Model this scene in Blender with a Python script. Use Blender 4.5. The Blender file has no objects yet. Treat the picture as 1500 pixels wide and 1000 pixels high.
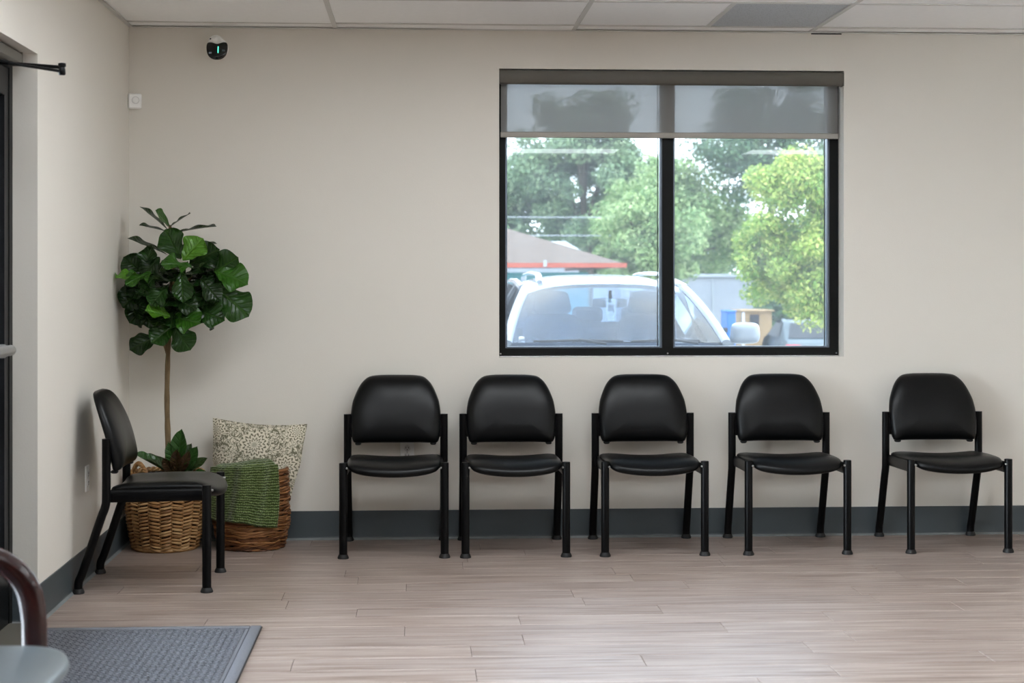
import bpy, math, random
import numpy as np
from mathutils import Vector, Matrix

random.seed(7)
SC = bpy.context.scene
COL = SC.collection

# ------------------------------------------------------------------ camera
cam_data = bpy.data.cameras.new('camera')
cam = bpy.data.objects.new('camera', cam_data)
COL.objects.link(cam)
cam.location = (1.4734, -8.4988, 1.3292)
cam.rotation_euler = (math.pi / 2, 0, -math.radians(3.2165))
cam_data.sensor_width = 36.0
cam_data.lens = 2420 / 1500 * 36.0
cam_data.shift_y = -0.06
cam_data.clip_end = 400
cam_data.dof.use_dof = True
cam_data.dof.focus_distance = 8.1
cam_data.dof.aperture_fstop = 4.0
SC.camera = cam

# ------------------------------------------------------------------ view
SC.view_settings.view_transform = 'Standard'
SC.view_settings.look = 'None'
SC.view_settings.gamma = 1.0
SC.view_settings.use_curve_mapping = False
SC.view_settings.exposure = 0.4
SC.cycles.use_denoising = True
SC.cycles.max_bounces = 10
SC.cycles.diffuse_bounces = 6
SC.cycles.transparent_max_bounces = 24
SC.cycles.sample_clamp_indirect = 6.0
SC.cycles.caustics_reflective = False
SC.cycles.caustics_refractive = False

# ------------------------------------------------------------------ sky
SKY_STRENGTH = 17.0
world = bpy.data.worlds.new('sky')
SC.world = world
world.use_nodes = True
nt = world.node_tree
nt.nodes.clear()
wo = nt.nodes.new('ShaderNodeOutputWorld')
bg = nt.nodes.new('ShaderNodeBackground')
tc = nt.nodes.new('ShaderNodeTexCoord')
sep = nt.nodes.new('ShaderNodeSeparateXYZ')
ramp = nt.nodes.new('ShaderNodeValToRGB')
ramp.color_ramp.elements[0].position = 0.0
ramp.color_ramp.elements[0].color = (0.92, 0.96, 1.0, 1)
ramp.color_ramp.elements[1].position = 0.7
ramp.color_ramp.elements[1].color = (0.52, 0.70, 1.0, 1)
nz = nt.nodes.new('ShaderNodeTexNoise')
nz.inputs['Scale'].default_value = 2.2
nz.inputs['Detail'].default_value = 5
cr = nt.nodes.new('ShaderNodeValToRGB')
cr.color_ramp.elements[0].position = 0.42
cr.color_ramp.elements[1].position = 0.68
mx = nt.nodes.new('ShaderNodeMix')
mx.data_type = 'RGBA'
mx.inputs[7].default_value = (1.0, 1.0, 1.0, 1)
nt.links.new(tc.outputs['Generated'], sep.inputs[0])
nt.links.new(sep.outputs['Z'], ramp.inputs[0])
nt.links.new(tc.outputs['Generated'], nz.inputs['Vector'])
nt.links.new(nz.outputs['Fac'], cr.inputs[0])
nt.links.new(cr.outputs['Color'], mx.inputs[0])
nt.links.new(ramp.outputs['Color'], mx.inputs[6])
nt.links.new(mx.outputs[2], bg.inputs['Color'])
bg.inputs['Strength'].default_value = SKY_STRENGTH
nt.links.new(bg.outputs[0], wo.inputs[0])

# ------------------------------------------------------------------ sun
sun_d = bpy.data.lights.new('sun', 'SUN')
sun_d.energy = 15.0
sun_d.angle = math.radians(1.0)
sun_d.color = (1.0, 0.95, 0.86)
sun = bpy.data.objects.new('sun', sun_d)
COL.objects.link(sun)
sun.rotation_euler = Vector((-0.50, 0.12, -0.86)).to_track_quat('-Z', 'Y').to_euler()
sun.location = (8, -14, 14)


def portal(name, loc, rot, sx, sy):
    d = bpy.data.lights.new(name, 'AREA')
    d.shape = 'RECTANGLE'
    d.size, d.size_y = sx, sy
    d.cycles.is_portal = True
    o = bpy.data.objects.new(name, d)
    COL.objects.link(o)
    o.location = loc
    o.rotation_euler = rot


ROOM_X, ROOM_Y, ROOM_Z = 7.4, -11.0, 2.619
portal('window_portal', (2.79, 0.2, 1.67), (-math.pi / 2, 0, 0), 1.8, 1.5)
portal('storefront_portal', (-0.21, -5.1, 1.1), (0, -math.pi / 2, 0), 2.3, 6.3)


# ================================================================== helpers
class MB:
    """collects polygons for ONE mesh"""

    def __init__(self):
        self.v, self.f = [], []

    def add(self, vs, fs):
        n = len(self.v)
        self.v += [tuple(p) for p in vs]
        self.f += [tuple(i + n for i in q) for q in fs]
        return self

    def box(self, x0, x1, y0, y1, z0, z1):
        vs = [(x, y, z) for z in (z0, z1) for y in (y0, y1) for x in (x0, x1)]
        return self.add(vs, [(0, 2, 3, 1), (4, 5, 7, 6), (0, 1, 5, 4), (2, 6, 7, 3), (0, 4, 6, 2), (1, 3, 7, 5)])

    def cbox(self, c, s, M=None, ch=0.0):
        """box with optional chamfered vertical section, centre c size s"""
        hx, hy, hz = s[0] / 2, s[1] / 2, s[2] / 2
        if ch <= 0:
            vs = [Vector((x, y, z)) for z in (-hz, hz) for y in (-hy, hy) for x in (-hx, hx)]
            fs = [(0, 2, 3, 1), (4, 5, 7, 6), (0, 1, 5, 4), (2, 6, 7, 3), (0, 4, 6, 2), (1, 3, 7, 5)]
        else:
            def ring(ax, ay, z):
                k = min(ch, ax, ay)
                return [Vector(p) for p in ((-ax + k, -ay, z), (ax - k, -ay, z), (ax, -ay + k, z), (ax, ay - k, z),
                                            (ax - k, ay, z), (-ax + k, ay, z), (-ax, ay - k, z), (-ax, -ay + k, z))]
            vs = ring(hx - ch, hy - ch, -hz) + ring(hx, hy, -hz + ch) + ring(hx, hy, hz - ch) + ring(hx - ch, hy - ch, hz)
            fs = [tuple(range(7, -1, -1)), tuple(range(24, 32))]
            for r in range(3):
                for i in range(8):
                    j = (i + 1) % 8
                    fs.append((r * 8 + i, r * 8 + j, r * 8 + 8 + j, r * 8 + 8 + i))
        c = Vector(c)
        vs = [(M @ p if M else p) + c for p in vs]
        return self.add(vs, fs)

    def tube(self, pts, rad, n=10, cap=True, squash=None, up=None):
        pts = [Vector(p) for p in pts]
        rs = rad if isinstance(rad, (list, tuple)) else [rad] * len(pts)
        rings, prev = [], None
        for i, p in enumerate(pts):
            if i == 0:
                d = pts[1] - p
            elif i == len(pts) - 1:
                d = p - pts[i - 1]
            else:
                d = (pts[i + 1] - p).normalized() + (p - pts[i - 1]).normalized()
            d.normalize()
            if prev is None:
                a = Vector(up) if up else (Vector((0, 0, 1)) if abs(d.z) < .9 else Vector((1, 0, 0)))
            else:
                a = prev
            a = (a - d * a.dot(d)).normalized()
            b = d.cross(a)
            prev = a
            sa, sb = squash or (1, 1)
            rings.append([p + (a * math.cos(t) * sa + b * math.sin(t) * sb) * rs[i]
                          for t in [2 * math.pi * k / n for k in range(n)]])
        vs = [q for r in rings for q in r]
        fs = []
        for i in range(len(rings) - 1):
            for k in range(n):
                l = (k + 1) % n
                fs.append((i * n + k, i * n + l, (i + 1) * n + l, (i + 1) * n + k))
        if cap:
            fs.append(tuple(range(n - 1, -1, -1)))
            fs.append(tuple(range((len(rings) - 1) * n, len(rings) * n)))
        return self.add(vs, fs)

    def ring(self, c, R, r, n=32, m=8, axis='z', wob=None):
        vs, fs = [], []
        for i in range(n):
            t = 2 * math.pi * i / n
            RR = R + (wob(t) if wob else 0)
            for k in range(m):
                s = 2 * math.pi * k / m
                q = ((RR + r * math.cos(s)) * math.cos(t), (RR + r * math.cos(s)) * math.sin(t), r * math.sin(s))
                if axis == 'y':
                    q = (q[0], q[2], q[1])
                if axis == 'x':
                    q = (q[2], q[0], q[1])
                vs.append((q[0] + c[0], q[1] + c[1], q[2] + c[2]))
        for i in range(n):
            for k in range(m):
                fs.append((i * m + k, ((i + 1) % n) * m + k, ((i + 1) % n) * m + (k + 1) % m, i * m + (k + 1) % m))
        return self.add(vs, fs)

    def lathe(self, prof, c=(0, 0, 0), n=24, M=None):
        vs, fs = [], []
        for r, z in prof:
            for k in range(n):
                t = 2 * math.pi * k / n
                p = Vector((r * math.cos(t), r * math.sin(t), z))
                vs.append((M @ p if M else p) + Vector(c))
        for i in range(len(prof) - 1):
            for k in range(n):
                l = (k + 1) % n
                fs.append((i * n + k, i * n + l, (i + 1) * n + l, (i + 1) * n + k))
        fs.append(tuple(range(n - 1, -1, -1)))
        fs.append(tuple(range((len(prof) - 1) * n, len(prof) * n)))
        return self.add(vs, fs)

    def grid(self, fn, nu, nv, closed_u=False):
        vs = [fn(i / nu, j / nv) for j in range(nv + 1) for i in range(nu + (0 if closed_u else 1))]
        w = nu + (0 if closed_u else 1)
        fs = []
        for j in range(nv):
            for i in range(nu):
                a = (i + 1) % w if closed_u else i + 1
                fs.append((j * w + i, j * w + a, (j + 1) * w + a, (j + 1) * w + i))
        return self.add(vs, fs)

    def pad(self, outline, fn, front, back, nr=7):
        """closed cushion: outline list of 2-D points, fn(x, y, h) -> 3-D, front/back heights"""
        n = len(outline)
        cx = sum(p[0] for p in outline) / n
        cy = sum(p[1] for p in outline) / n
        vs, fs = [], []
        idx = {}
        prof = []
        for k in range(nr + 1):
            a = math.pi / 2 * k / nr
            prof.append((1 - (1 - math.cos(a)) if k else 1.0, math.sin(a), 1))
        seq = [(math.cos(math.pi / 2 * k / nr), front * math.sin(math.pi / 2 * k / nr) ** .7) for k in range(nr)]
        # s runs close to the rim quickly so that the face stays broad
        levels_f = [(1.0, 0.0), (.990, .24), (.965, .42), (.915, .59), (.82, .76), (.66, .90), (.44, .975), (.22, 1.0)]
        for s, h in levels_f:
            vs += [fn(cx + (x - cx) * s, cy + (y - cy) * s, front * h) for x, y in outline]
        nf = len(levels_f)
        vs.append(fn(cx, cy, front))
        top = len(vs) - 1
        for r in range(nf - 1):
            for i in range(n):
                j = (i + 1) % n
                fs.append((r * n + i, r * n + j, (r + 1) * n + j, (r + 1) * n + i))
        for i in range(n):
            fs.append(((nf - 1) * n + i, (nf - 1) * n + (i + 1) % n, top))
        base = len(vs)
        levels_b = levels_f[1:]
        for s, h in levels_b:
            vs += [fn(cx + (x - cx) * s, cy + (y - cy) * s, -back * h) for x, y in outline]
        vs.append(fn(cx, cy, -back))
        bot = len(vs) - 1
        for i in range(n):
            j = (i + 1) % n
            fs.append((j, i, base + i, base + j))
        for r in range(len(levels_b) - 1):
            for i in range(n):
                j = (i + 1) % n
                a = base + r * n
                fs.append((a + j, a + i, a + n + i, a + n + j))
        a = base + (len(levels_b) - 1) * n
        for i in range(n):
            fs.append((a + (i + 1) % n, a + i, bot))
        return self.add(vs, fs)

    def mesh(self, name, mat, smooth=True, angle=40):
        me = bpy.data.meshes.new(name)
        me.from_pydata([tuple(p) for p in self.v], [], self.f)
        me.update()
        if mat:
            me.materials.append(mat)
        if smooth:
            me.polygons.foreach_set('use_smooth', [True] * len(me.polygons))
            me.set_sharp_from_angle(angle=math.radians(angle))
        return me

    def build(self, name, mat, parent=None, smooth=True, angle=40):
        return link(name, self.mesh(name, mat, smooth, angle), parent)


def link(name, me, parent=None):
    o = bpy.data.objects.new(name, me)
    COL.objects.link(o)
    if parent:
        o.parent = parent
    return o


def tag(o, label=None, cat=None, group=None, kind=None):
    if label:
        o['label'] = label
    if cat:
        o['category'] = cat
    if group:
        o['group'] = group
    if kind:
        o['kind'] = kind
    return o


def empty(name, loc=(0, 0, 0), rz=0.0, label=None, cat=None, group=None):
    o = bpy.data.objects.new(name, None)
    o.empty_display_size = 0.1
    COL.objects.link(o)
    o.location = loc
    o.rotation_euler = (0, 0, rz)
    return tag(o, label, cat, group)


def copy_tree(o, parent=None):
    c = o.copy()
    COL.objects.link(c)
    c.parent = parent
    for ch in list(o.children):
        copy_tree(ch, c)
    return c


def spline(pts, n=6, closed=False):
    out, N = [], len(pts)
    rng = range(N if closed else N - 1)
    g = (lambda i: Vector(pts[i % N])) if closed else (lambda i: Vector(pts[max(0, min(N - 1, i))]))
    for i in rng:
        a, b, c, d = g(i - 1), g(i), g(i + 1), g(i + 2)
        for k in range(n):
            t = k / n
            out.append(.5 * (2 * b + (c - a) * t + (2 * a - 5 * b + 4 * c - d) * t * t + (3 * b - a - 3 * c + d) * t ** 3))
    if not closed:
        out.append(Vector(pts[-1]))
    return out


# ================================================================== materials
def srgb(r, g, b):
    f = lambda c: (c / 255 / 12.92) if c / 255 <= .04045 else ((c / 255 + .055) / 1.055) ** 2.4
    return (f(r), f(g), f(b), 1.0)


class NT:
    def __init__(self, name):
        self.m = bpy.data.materials.new(name)
        self.m.use_nodes = True
        self.t = self.m.node_tree
        self.t.nodes.clear()
        self.out = self.n('ShaderNodeOutputMaterial')

    def n(self, typ, **kw):
        x = self.t.nodes.new(typ)
        for k, v in kw.items():
            setattr(x, k, v)
        return x

    def put(self, sock, val):
        if isinstance(val, bpy.types.NodeSocket):
            self.t.links.new(val, sock)
        else:
            sock.default_value = val

    def math(self, op, a, b=0.0, clamp=False):
        x = self.n('ShaderNodeMath', operation=op, use_clamp=clamp)
        self.put(x.inputs[0], a)
        self.put(x.inputs[1], b)
        return x.outputs[0]

    def mix(self, fac, a, b):
        x = self.n('ShaderNodeMix', data_type='RGBA')
        self.put(x.inputs[0], fac)
        self.put(x.inputs[6], a)
        self.put(x.inputs[7], b)
        return x.outputs[2]

    def ramp(self, fac, stops):
        x = self.n('ShaderNodeValToRGB')
        el = x.color_ramp.elements
        while len(el) < len(stops):
            el.new(.5)
        for e, (p, c) in zip(el, stops):
            e.position = p
            e.color = c if isinstance(c, tuple) else (c, c, c, 1)
        self.put(x.inputs[0], fac)
        return x.outputs[0]

    def noise(self, vec, scale, detail=3, rough=.5, dist=0.0):
        x = self.n('ShaderNodeTexNoise')
        if vec is not None:
            self.put(x.inputs['Vector'], vec)
        x.inputs['Scale'].default_value = scale
        x.inputs['Detail'].default_value = detail
        x.inputs['Roughness'].default_value = rough
        x.inputs['Distortion'].default_value = dist
        return x.outputs['Fac']

    def mapping(self, vec, scale=(1, 1, 1), loc=(0, 0, 0)):
        x = self.n('ShaderNodeMapping')
        self.put(x.inputs['Vector'], vec)
        self.put(x.inputs['Scale'], scale)
        self.put(x.inputs['Location'], loc)
        return x.outputs[0]

    def pos(self):
        return self.n('ShaderNodeNewGeometry').outputs['Position']

    def obj(self):
        return self.n('ShaderNodeTexCoord').outputs['Object']

    def bump(self, h, strength=.3, dist=.002):
        x = self.n('ShaderNodeBump')
        x.inputs['Strength'].default_value = strength
        x.inputs['Distance'].default_value = dist
        self.put(x.inputs['Height'], h)
        return x.outputs[0]

    def bsdf(self, color, rough=.5, metal=0.0, normal=None, spec=.5, coat=0.0, emit=None, estr=0.0, sheen=0.0):
        b = self.n('ShaderNodeBsdfPrincipled')
        self.put(b.inputs['Base Color'], color)
        self.put(b.inputs['Roughness'], rough)
        self.put(b.inputs['Metallic'], metal)
        self.put(b.inputs['Specular IOR Level'], spec)
        self.put(b.inputs['Coat Weight'], coat)
        self.put(b.inputs['Sheen Weight'], sheen)
        if normal is not None:
            self.put(b.inputs['Normal'], normal)
        if emit:
            self.put(b.inputs['Emission Color'], emit)
            self.put(b.inputs['Emission Strength'], estr)
        return b.outputs[0]

    def done(self, shader):
        self.t.links.new(shader, self.out.inputs['Surface'])
        return self.m


def simple(name, col, rough=.5, metal=0.0, var=.08, nscale=30, bump=0.0, bscale=200, spec=.5, coat=0.0, sheen=0.0, bdist=.001):
    """plain procedural material: slight tonal variation and fine relief"""
    k = NT(name)
    p = k.obj()
    f = k.noise(p, nscale, 3)
    dark = tuple(c * (1 - var) for c in col[:3]) + (1,)
    lite = tuple(min(1, c * (1 + var)) for c in col[:3]) + (1,)
    c = k.mix(f, dark, lite)
    nrm = k.bump(k.noise(p, bscale, 2), bump, bdist) if bump else None
    return k.done(k.bsdf(c, rough, metal, nrm, spec, coat, sheen=sheen))


def glass(name, tint=(.93, .96, .97, 1), veil=0.0, veil_col=(.9, .95, 1, 1), refl=1.0):
    k = NT(name)
    tr = k.n('ShaderNodeBsdfTransparent')
    tr.inputs[0].default_value = tint
    gl = k.n('ShaderNodeBsdfGlossy')
    gl.inputs['Roughness'].default_value = .01
    fr = k.n('ShaderNodeFresnel')
    fr.inputs[0].default_value = 1.5
    m1 = k.n('ShaderNodeMixShader')
    k.put(m1.inputs[0], k.math('MULTIPLY', fr.outputs[0], refl, True))
    k.put(m1.inputs[1], tr.outputs[0])
    k.put(m1.inputs[2], gl.outputs[0])
    s = m1.outputs[0]
    if veil:  # translucent haze imitating veiling glare over the view
        tl = k.n('ShaderNodeBsdfTranslucent')
        tl.inputs[0].default_value = veil_col
        m2 = k.n('ShaderNodeMixShader')
        haze = k.noise(k.pos(), 6, 4)
        k.put(m2.inputs[0], k.math('MULTIPLY', k.math('ADD', haze, .5), veil))
        k.put(m2.inputs[1], s)
        k.put(m2.inputs[2], tl.outputs[0])
        s = m2.outputs[0]
    return k.done(s)


def wall_paint(name, col):
    k = NT(name)
    p = k.pos()
    f = k.noise(p, 1.3, 3)
    c = k.mix(f, tuple(v * .97 for v in col[:3]) + (1,), tuple(min(1, v * 1.02) for v in col[:3]) + (1,))
    h = k.math('ADD', k.noise(p, 160, 3), k.math('MULTIPLY', k.noise(p, 45, 2), .6))
    return k.done(k.bsdf(c, .62, normal=k.bump(h, .35, .0012), spec=.3))


M = {}
M['wall'] = wall_paint('wall_paint', srgb(226, 221, 212))
M['ceil_tile'] = simple('ceiling_tile', srgb(248, 248, 247), .85, bump=.4, bscale=260, var=.03, spec=.2)
M['tee'] = simple('tee_metal', srgb(205, 204, 200), .45, var=.03)
M['vent'] = None
M['base'] = simple('rubber_base', srgb(64, 72, 76), .42, var=.07, nscale=9, bump=.12, bscale=60)
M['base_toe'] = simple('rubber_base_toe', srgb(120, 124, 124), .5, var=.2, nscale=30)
M['black_frame'] = simple('black_aluminium', srgb(13, 14, 13), .5, var=.12, spec=.2)
M['blue_grey'] = simple('blue_grey_metal', srgb(120, 130, 142), .35, metal=.5)  # tone of the painted sky sheen, shared with the infrared windows
M['screw'] = simple('screw_steel', srgb(170, 170, 168), .35, metal=.8)
M['glass'] = glass('window_glass', (.42, .445, .455, 1), veil=.022)  # tint dims the view outside, veil stands in for glare
M['door_glass'] = glass('storefront_glass', (.93, .96, .97, 1))
M['black_metal'] = simple('black_powder_coat', srgb(6, 6, 7), .34, spec=.15, var=.15, nscale=60, bump=.08, bscale=500)
M['vinyl'] = simple('black_vinyl', srgb(8, 9, 10), .33, var=.15, nscale=14, bump=.25, bscale=420, spec=.22, bdist=.0006)
M['rubber'] = simple('black_rubber', srgb(14, 14, 14), .6, var=.1)
M['white_plastic'] = simple('white_plastic', srgb(246, 246, 244), .4, var=.02)
M['grey_plastic'] = simple('grey_plastic', srgb(222, 222, 220), .45, var=.03)
M['dark_slot'] = simple('dark_slot', srgb(30, 28, 26), .7)
M['gloss_black'] = simple('gloss_black', srgb(8, 9, 10), .12, var=.1)
M['cassette'] = simple('shade_cassette_metal', srgb(92, 88, 80), .5, var=.05, nscale=80)
M['hem'] = simple('shade_hem_fabric', srgb(165, 160, 152), .7, var=.05, nscale=200)


def make_vent():
    k = NT('perforated_grey')
    v = k.n('ShaderNodeTexVoronoi')
    k.put(v.inputs['Vector'], k.pos())
    v.inputs['Scale'].default_value = 90
    d = k.ramp(v.outputs['Distance'], [(.2, 0.35), (.32, 1.0)])
    c = k.mix(d, srgb(130, 134, 137), srgb(186, 190, 194))
    return k.done(k.bsdf(c, .6, normal=k.bump(k.noise(k.pos(), 14, 3), .2, .003)))


M['vent'] = make_vent()


def make_floor():
    k = NT('vinyl_plank')
    info = k.n('ShaderNodeObjectInfo')
    r = info.outputs['Random']
    p = k.pos()
    off = k.n('ShaderNodeCombineXYZ')
    k.put(off.inputs[0], k.math('MULTIPLY', r, 37.0))
    k.put(off.inputs[1], k.math('MULTIPLY', r, 11.0))
    va = k.n('ShaderNodeVectorMath', operation='ADD')
    k.put(va.inputs[0], p)
    k.put(va.inputs[1], off.outputs[0])
    q = va.outputs[0]
    grain = k.noise(k.mapping(q, (1.3, 26, 1)), 1.6, 6, .62, .6)
    fine = k.noise(k.mapping(q, (6, 170, 1)), 1.5, 3, .6)
    tone = k.noise(k.mapping(q, (.7, 5, 1)), 1.4, 2)
    c = k.ramp(grain, [(.30, srgb(86, 69, 59)), (.44, srgb(138, 122, 112)), (.58, srgb(167, 155, 147)), (.8, srgb(190, 181, 175))])
    c = k.mix(k.math('MULTIPLY', fine, .34), c, srgb(130, 114, 106))
    c = k.mix(k.math('MULTIPLY', tone, .3), c, srgb(160, 140, 129))
    tint = k.mix(r, (.93, .92, .92, 1), (1.04, 1.03, 1.02, 1))
    mm = k.n('ShaderNodeMix', data_type='RGBA', blend_type='MULTIPLY')
    mm.inputs[0].default_value = 1
    k.put(mm.inputs[6], c)
    k.put(mm.inputs[7], tint)
    h = k.math('ADD', grain, k.math('MULTIPLY', fine, .5))
    ro = k.math('ADD', k.math('MULTIPLY', grain, .12), .30)
    return k.done(k.bsdf(mm.outputs[2], ro, normal=k.bump(h, .10, .001), spec=.5))


M['plank'] = make_floor()
M['joint'] = simple('floor_joint', srgb(70, 58, 52), .8)


def make_shade():
    k = NT('shade_mesh_fabric')
    tr = k.n('ShaderNodeBsdfTransparent')
    tr.inputs[0].default_value = (1, 1, 1, 1)
    df = k.n('ShaderNodeBsdfDiffuse')
    df.inputs[0].default_value = srgb(172, 169, 164)
    tl = k.n('ShaderNodeBsdfTranslucent')
    tl.inputs[0].default_value = srgb(168, 170, 172)
    a = k.n('ShaderNodeMixShader')
    a.inputs[0].default_value = .5
    k.put(a.inputs[1], df.outputs[0])
    k.put(a.inputs[2], tl.outputs[0])
    w = k.n('ShaderNodeTexWave')
    w.inputs['Scale'].default_value = 160
    k.put(w.inputs['Vector'], k.pos())
    w2 = k.n('ShaderNodeTexWave', bands_direction='Z')
    w2.inputs['Scale'].default_value = 160
    k.put(w2.inputs['Vector'], k.pos())
    wv = k.math('MULTIPLY', k.math('ADD', w.outputs['Fac'], w2.outputs['Fac']), .5)
    b = k.n('ShaderNodeMixShader')
    k.put(b.inputs[0], k.math('ADD', k.math('MULTIPLY', wv, .06), .73))
    k.put(b.inputs[1], tr.outputs[0])
    k.put(b.inputs[2], a.outputs[0])
    return k.done(b.outputs[0])


M['shade'] = make_shade()

# ================================================================== room shell
# window opening in the back wall
WX0, WX1, WZ0, WZ1 = 1.885, 3.683, 0.930, 2.418
WT = 0.18


def struct(o, label):
    return tag(o, label, None, None, 'structure')


b = MB()
b.box(-.2, WX0, 0, WT, 0, 2.9).box(WX1, ROOM_X + .2, 0, WT, 0, 2.9)
b.box(WX0, WX1, 0, WT, 0, WZ0).box(WX0, WX1, 0, WT, WZ1, 2.9)
struct(b.build('wall_back', M['wall'], smooth=False), 'beige painted back wall with the wide window opening')

DY0, DY1, DZ = -2.017, -8.2, 2.203        # storefront opening in the left wall
b = MB()
b.box(-.2, 0, DY0, 0, 0, 2.9).box(-.2, 0, ROOM_Y, DY1, 0, 2.9).box(-.2, 0, DY1, DY0, DZ, 2.9)
struct(b.build('wall_left', M['wall'], smooth=False), 'pale painted left wall beside the glazed entrance door')
struct(MB().box(ROOM_X, ROOM_X + .2, ROOM_Y, 0, 0, 2.9).build('wall_right', M['wall'], smooth=False), 'beige right wall outside the view')
M['dark_front'] = wall_paint('dark_reflection_paint', srgb(70, 76, 80))  # dark tone chosen for the unseen wall to deepen chair reflections
b = MB().box(-.2, 7.6, ROOM_Y - .2, ROOM_Y, 0, 2.9)
struct(b.build('wall_front', M['dark_front'], smooth=False), 'front wall behind the viewer')

# floor: a dark sub-floor with planks laid on it
floor = struct(MB().box(-.2, ROOM_X + .2, ROOM_Y - .2, WT, -.16, -.003).build('floor', M['joint'], smooth=False),
               'greyish wood plank vinyl floor')
PW, PL = .178, 1.22


def plank_mesh(l, w):
    g, c = .0009, .0016
    mb = MB()
    x0, x1, y0, y1 = g, l - g, g, w - g
    lo = [(x0, y0, -.004), (x1, y0, -.004), (x1, y1, -.004), (x0, y1, -.004)]
    mi = [(x0, y0, -.0009), (x1, y0, -.0009), (x1, y1, -.0009), (x0, y1, -.0009)]
    hi = [(x0 + c, y0 + c, 0), (x1 - c, y0 + c, 0), (x1 - c, y1 - c, 0), (x0 + c, y1 - c, 0)]
    fs = [(8, 9, 10, 11)]
    for i in range(4):
        j = (i + 1) % 4
        fs += [(i, j, 4 + j, 4 + i), (4 + i, 4 + j, 8 + j, 8 + i)]
    return mb.add(lo + mi + hi, fs)


full_plank = plank_mesh(PL, PW).mesh('plank', M['plank'], False)
rest = MB()
rnd = random.Random(3)
nrows = int(-ROOM_Y / PW) + 1
for r in range(nrows):
    y = -.001 - (r + 1) * PW
    x = -rnd.random() * PL
    while x < ROOM_X:
        a, e = max(x, -.0), min(x + PL, ROOM_X)
        if e - a > .05:
            if y > -4.1 and a < 5.4:
                if e - a > PL - .001:
                    o = link('plank', full_plank, floor)
                else:
                    o = plank_mesh(e - a, PW).build('plank', M['plank'], floor, False)
                o.location = (a, y, 0)
            else:
                pm = plank_mesh(e - a, PW)
                rest.add([(p[0] + a, p[1] + y, p[2]) for p in pm.v], pm.f)
        x += PL
o = rest.build('far_planks', M['plank'], floor, False)
o['kind'] = 'stuff'

# rubber wall base
def base_profile(path_fn, length, name, label):
    prof = [(0, .148), (.0045, .1475), (.005, .144), (.005, .020), (.0065, .010), (.012, .003), (.015, 0), (0, 0)]
    mb = MB()
    vs = [path_fn(s, d, z) for s in (0, length) for d, z in prof]
    n = len(prof)
    mb.add(vs, [(i, i + 1, n + i + 1, n + i) for i in range(n - 1)] + [tuple(range(n)), tuple(range(2 * n - 1, n - 1, -1))])
    o = struct(mb.build(name, M['base'], angle=30), label)
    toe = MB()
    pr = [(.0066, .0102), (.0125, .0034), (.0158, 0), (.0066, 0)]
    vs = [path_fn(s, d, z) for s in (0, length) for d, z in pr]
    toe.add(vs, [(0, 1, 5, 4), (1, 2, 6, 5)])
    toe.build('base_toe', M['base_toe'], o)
    return o


base_profile(lambda s, d, z: (s, -d, z), ROOM_X, 'baseboard_back', 'dark slate rubber base along the back wall')
base_profile(lambda s, d, z: (d, -s, z), 2.017, 'baseboard_left', 'slate rubber base along the left wall')
base_profile(lambda s, d, z: (-s, -2.017 - d, z), .1, 'baseboard_door_reveal', 'short slate rubber base inside the door reveal')

# ceiling: slab, lay-in tiles, tee grid
ceil = struct(MB().box(-.2, ROOM_X + .2, ROOM_Y - .2, WT, 2.70, 2.95).build('ceiling', M['ceil_tile'], smooth=False),
              'suspended ceiling of white lay-in tiles')
XS = [0.0, 1.044, 2.269, 3.503, 4.731, 5.959, 7.187, ROOM_X]
YS = [0.0, -.16]
while YS[-1] > ROOM_Y:
    YS.append(max(ROOM_Y, YS[-1] - .722))
LIGHT_TILES = {(0, 5), (1, 3), (2, 3), (2, 8), (4, 8), (0, 11), (2, 11), (4, 11)}
tile_cache = {}


def tile(x0, x1, y0, y1):
    key = (round(x1 - x0, 3), round(y0 - y1, 3))
    if key not in tile_cache:
        w, d = key
        tile_cache[key] = MB().cbox((w / 2, -d / 2, .009), (w - .004, d - .004, .016), ch=.002).mesh('ceiling_tile', M['ceil_tile'], False)
    o = link('ceiling_tile', tile_cache[key], ceil)
    o.location = (x0, y0, ROOM_Z + .001)
    return o


light_spots = []
for i in range(len(XS) - 1):
    for j in range(len(YS) - 1):
        x0, x1, y0, y1 = XS[i], XS[i + 1], YS[j], YS[j + 1]
        if (i, j) in LIGHT_TILES:
            light_spots.append((x0, x1, y0, y1))
            continue
        if (i, j) == (2, 1):
            tile(x0, 2.94, y0, y1)
            continue
        t = tile(x0, x1, y0, y1)
        if (i, j) in ((0, 1), (1, 0)):
            t.rotation_euler = (0, math.radians(.25), 0)
for x in XS[1:-1]:
    MB().box(x - .012, x + .012, ROOM_Y, 0, ROOM_Z - .0035, ROOM_Z + .03).build('ceiling_tee', M['tee'], ceil, False)
for y in YS[1:-1]:
    for i in range(len(XS) - 1):
        MB().box(XS[i] + .012, XS[i + 1] - .012, y - .012, y + .012, ROOM_Z - .003, ROOM_Z + .03).build('cross_tee', M['tee'], ceil, False)
MB().box(2.928, 2.952, YS[2] + .012, YS[1] - .012, ROOM_Z - .003, ROOM_Z + .03).build('cross_tee', M['tee'], ceil, False)
MB().box(0, ROOM_X, -.022, 0, ROOM_Z - .006, ROOM_Z - .002).build('wall_angle', M['tee'], ceil, False)
MB().box(0, .022, ROOM_Y, -.022, ROOM_Z - .006, ROOM_Z - .002).build('wall_angle', M['tee'], ceil, False)
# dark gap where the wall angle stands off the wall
MB().box(3.51, 3.67, -.004, -.001, ROOM_Z - .012, ROOM_Z - .006).build('wall_angle_gap', M['dark_slot'], ceil, False)

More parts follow.
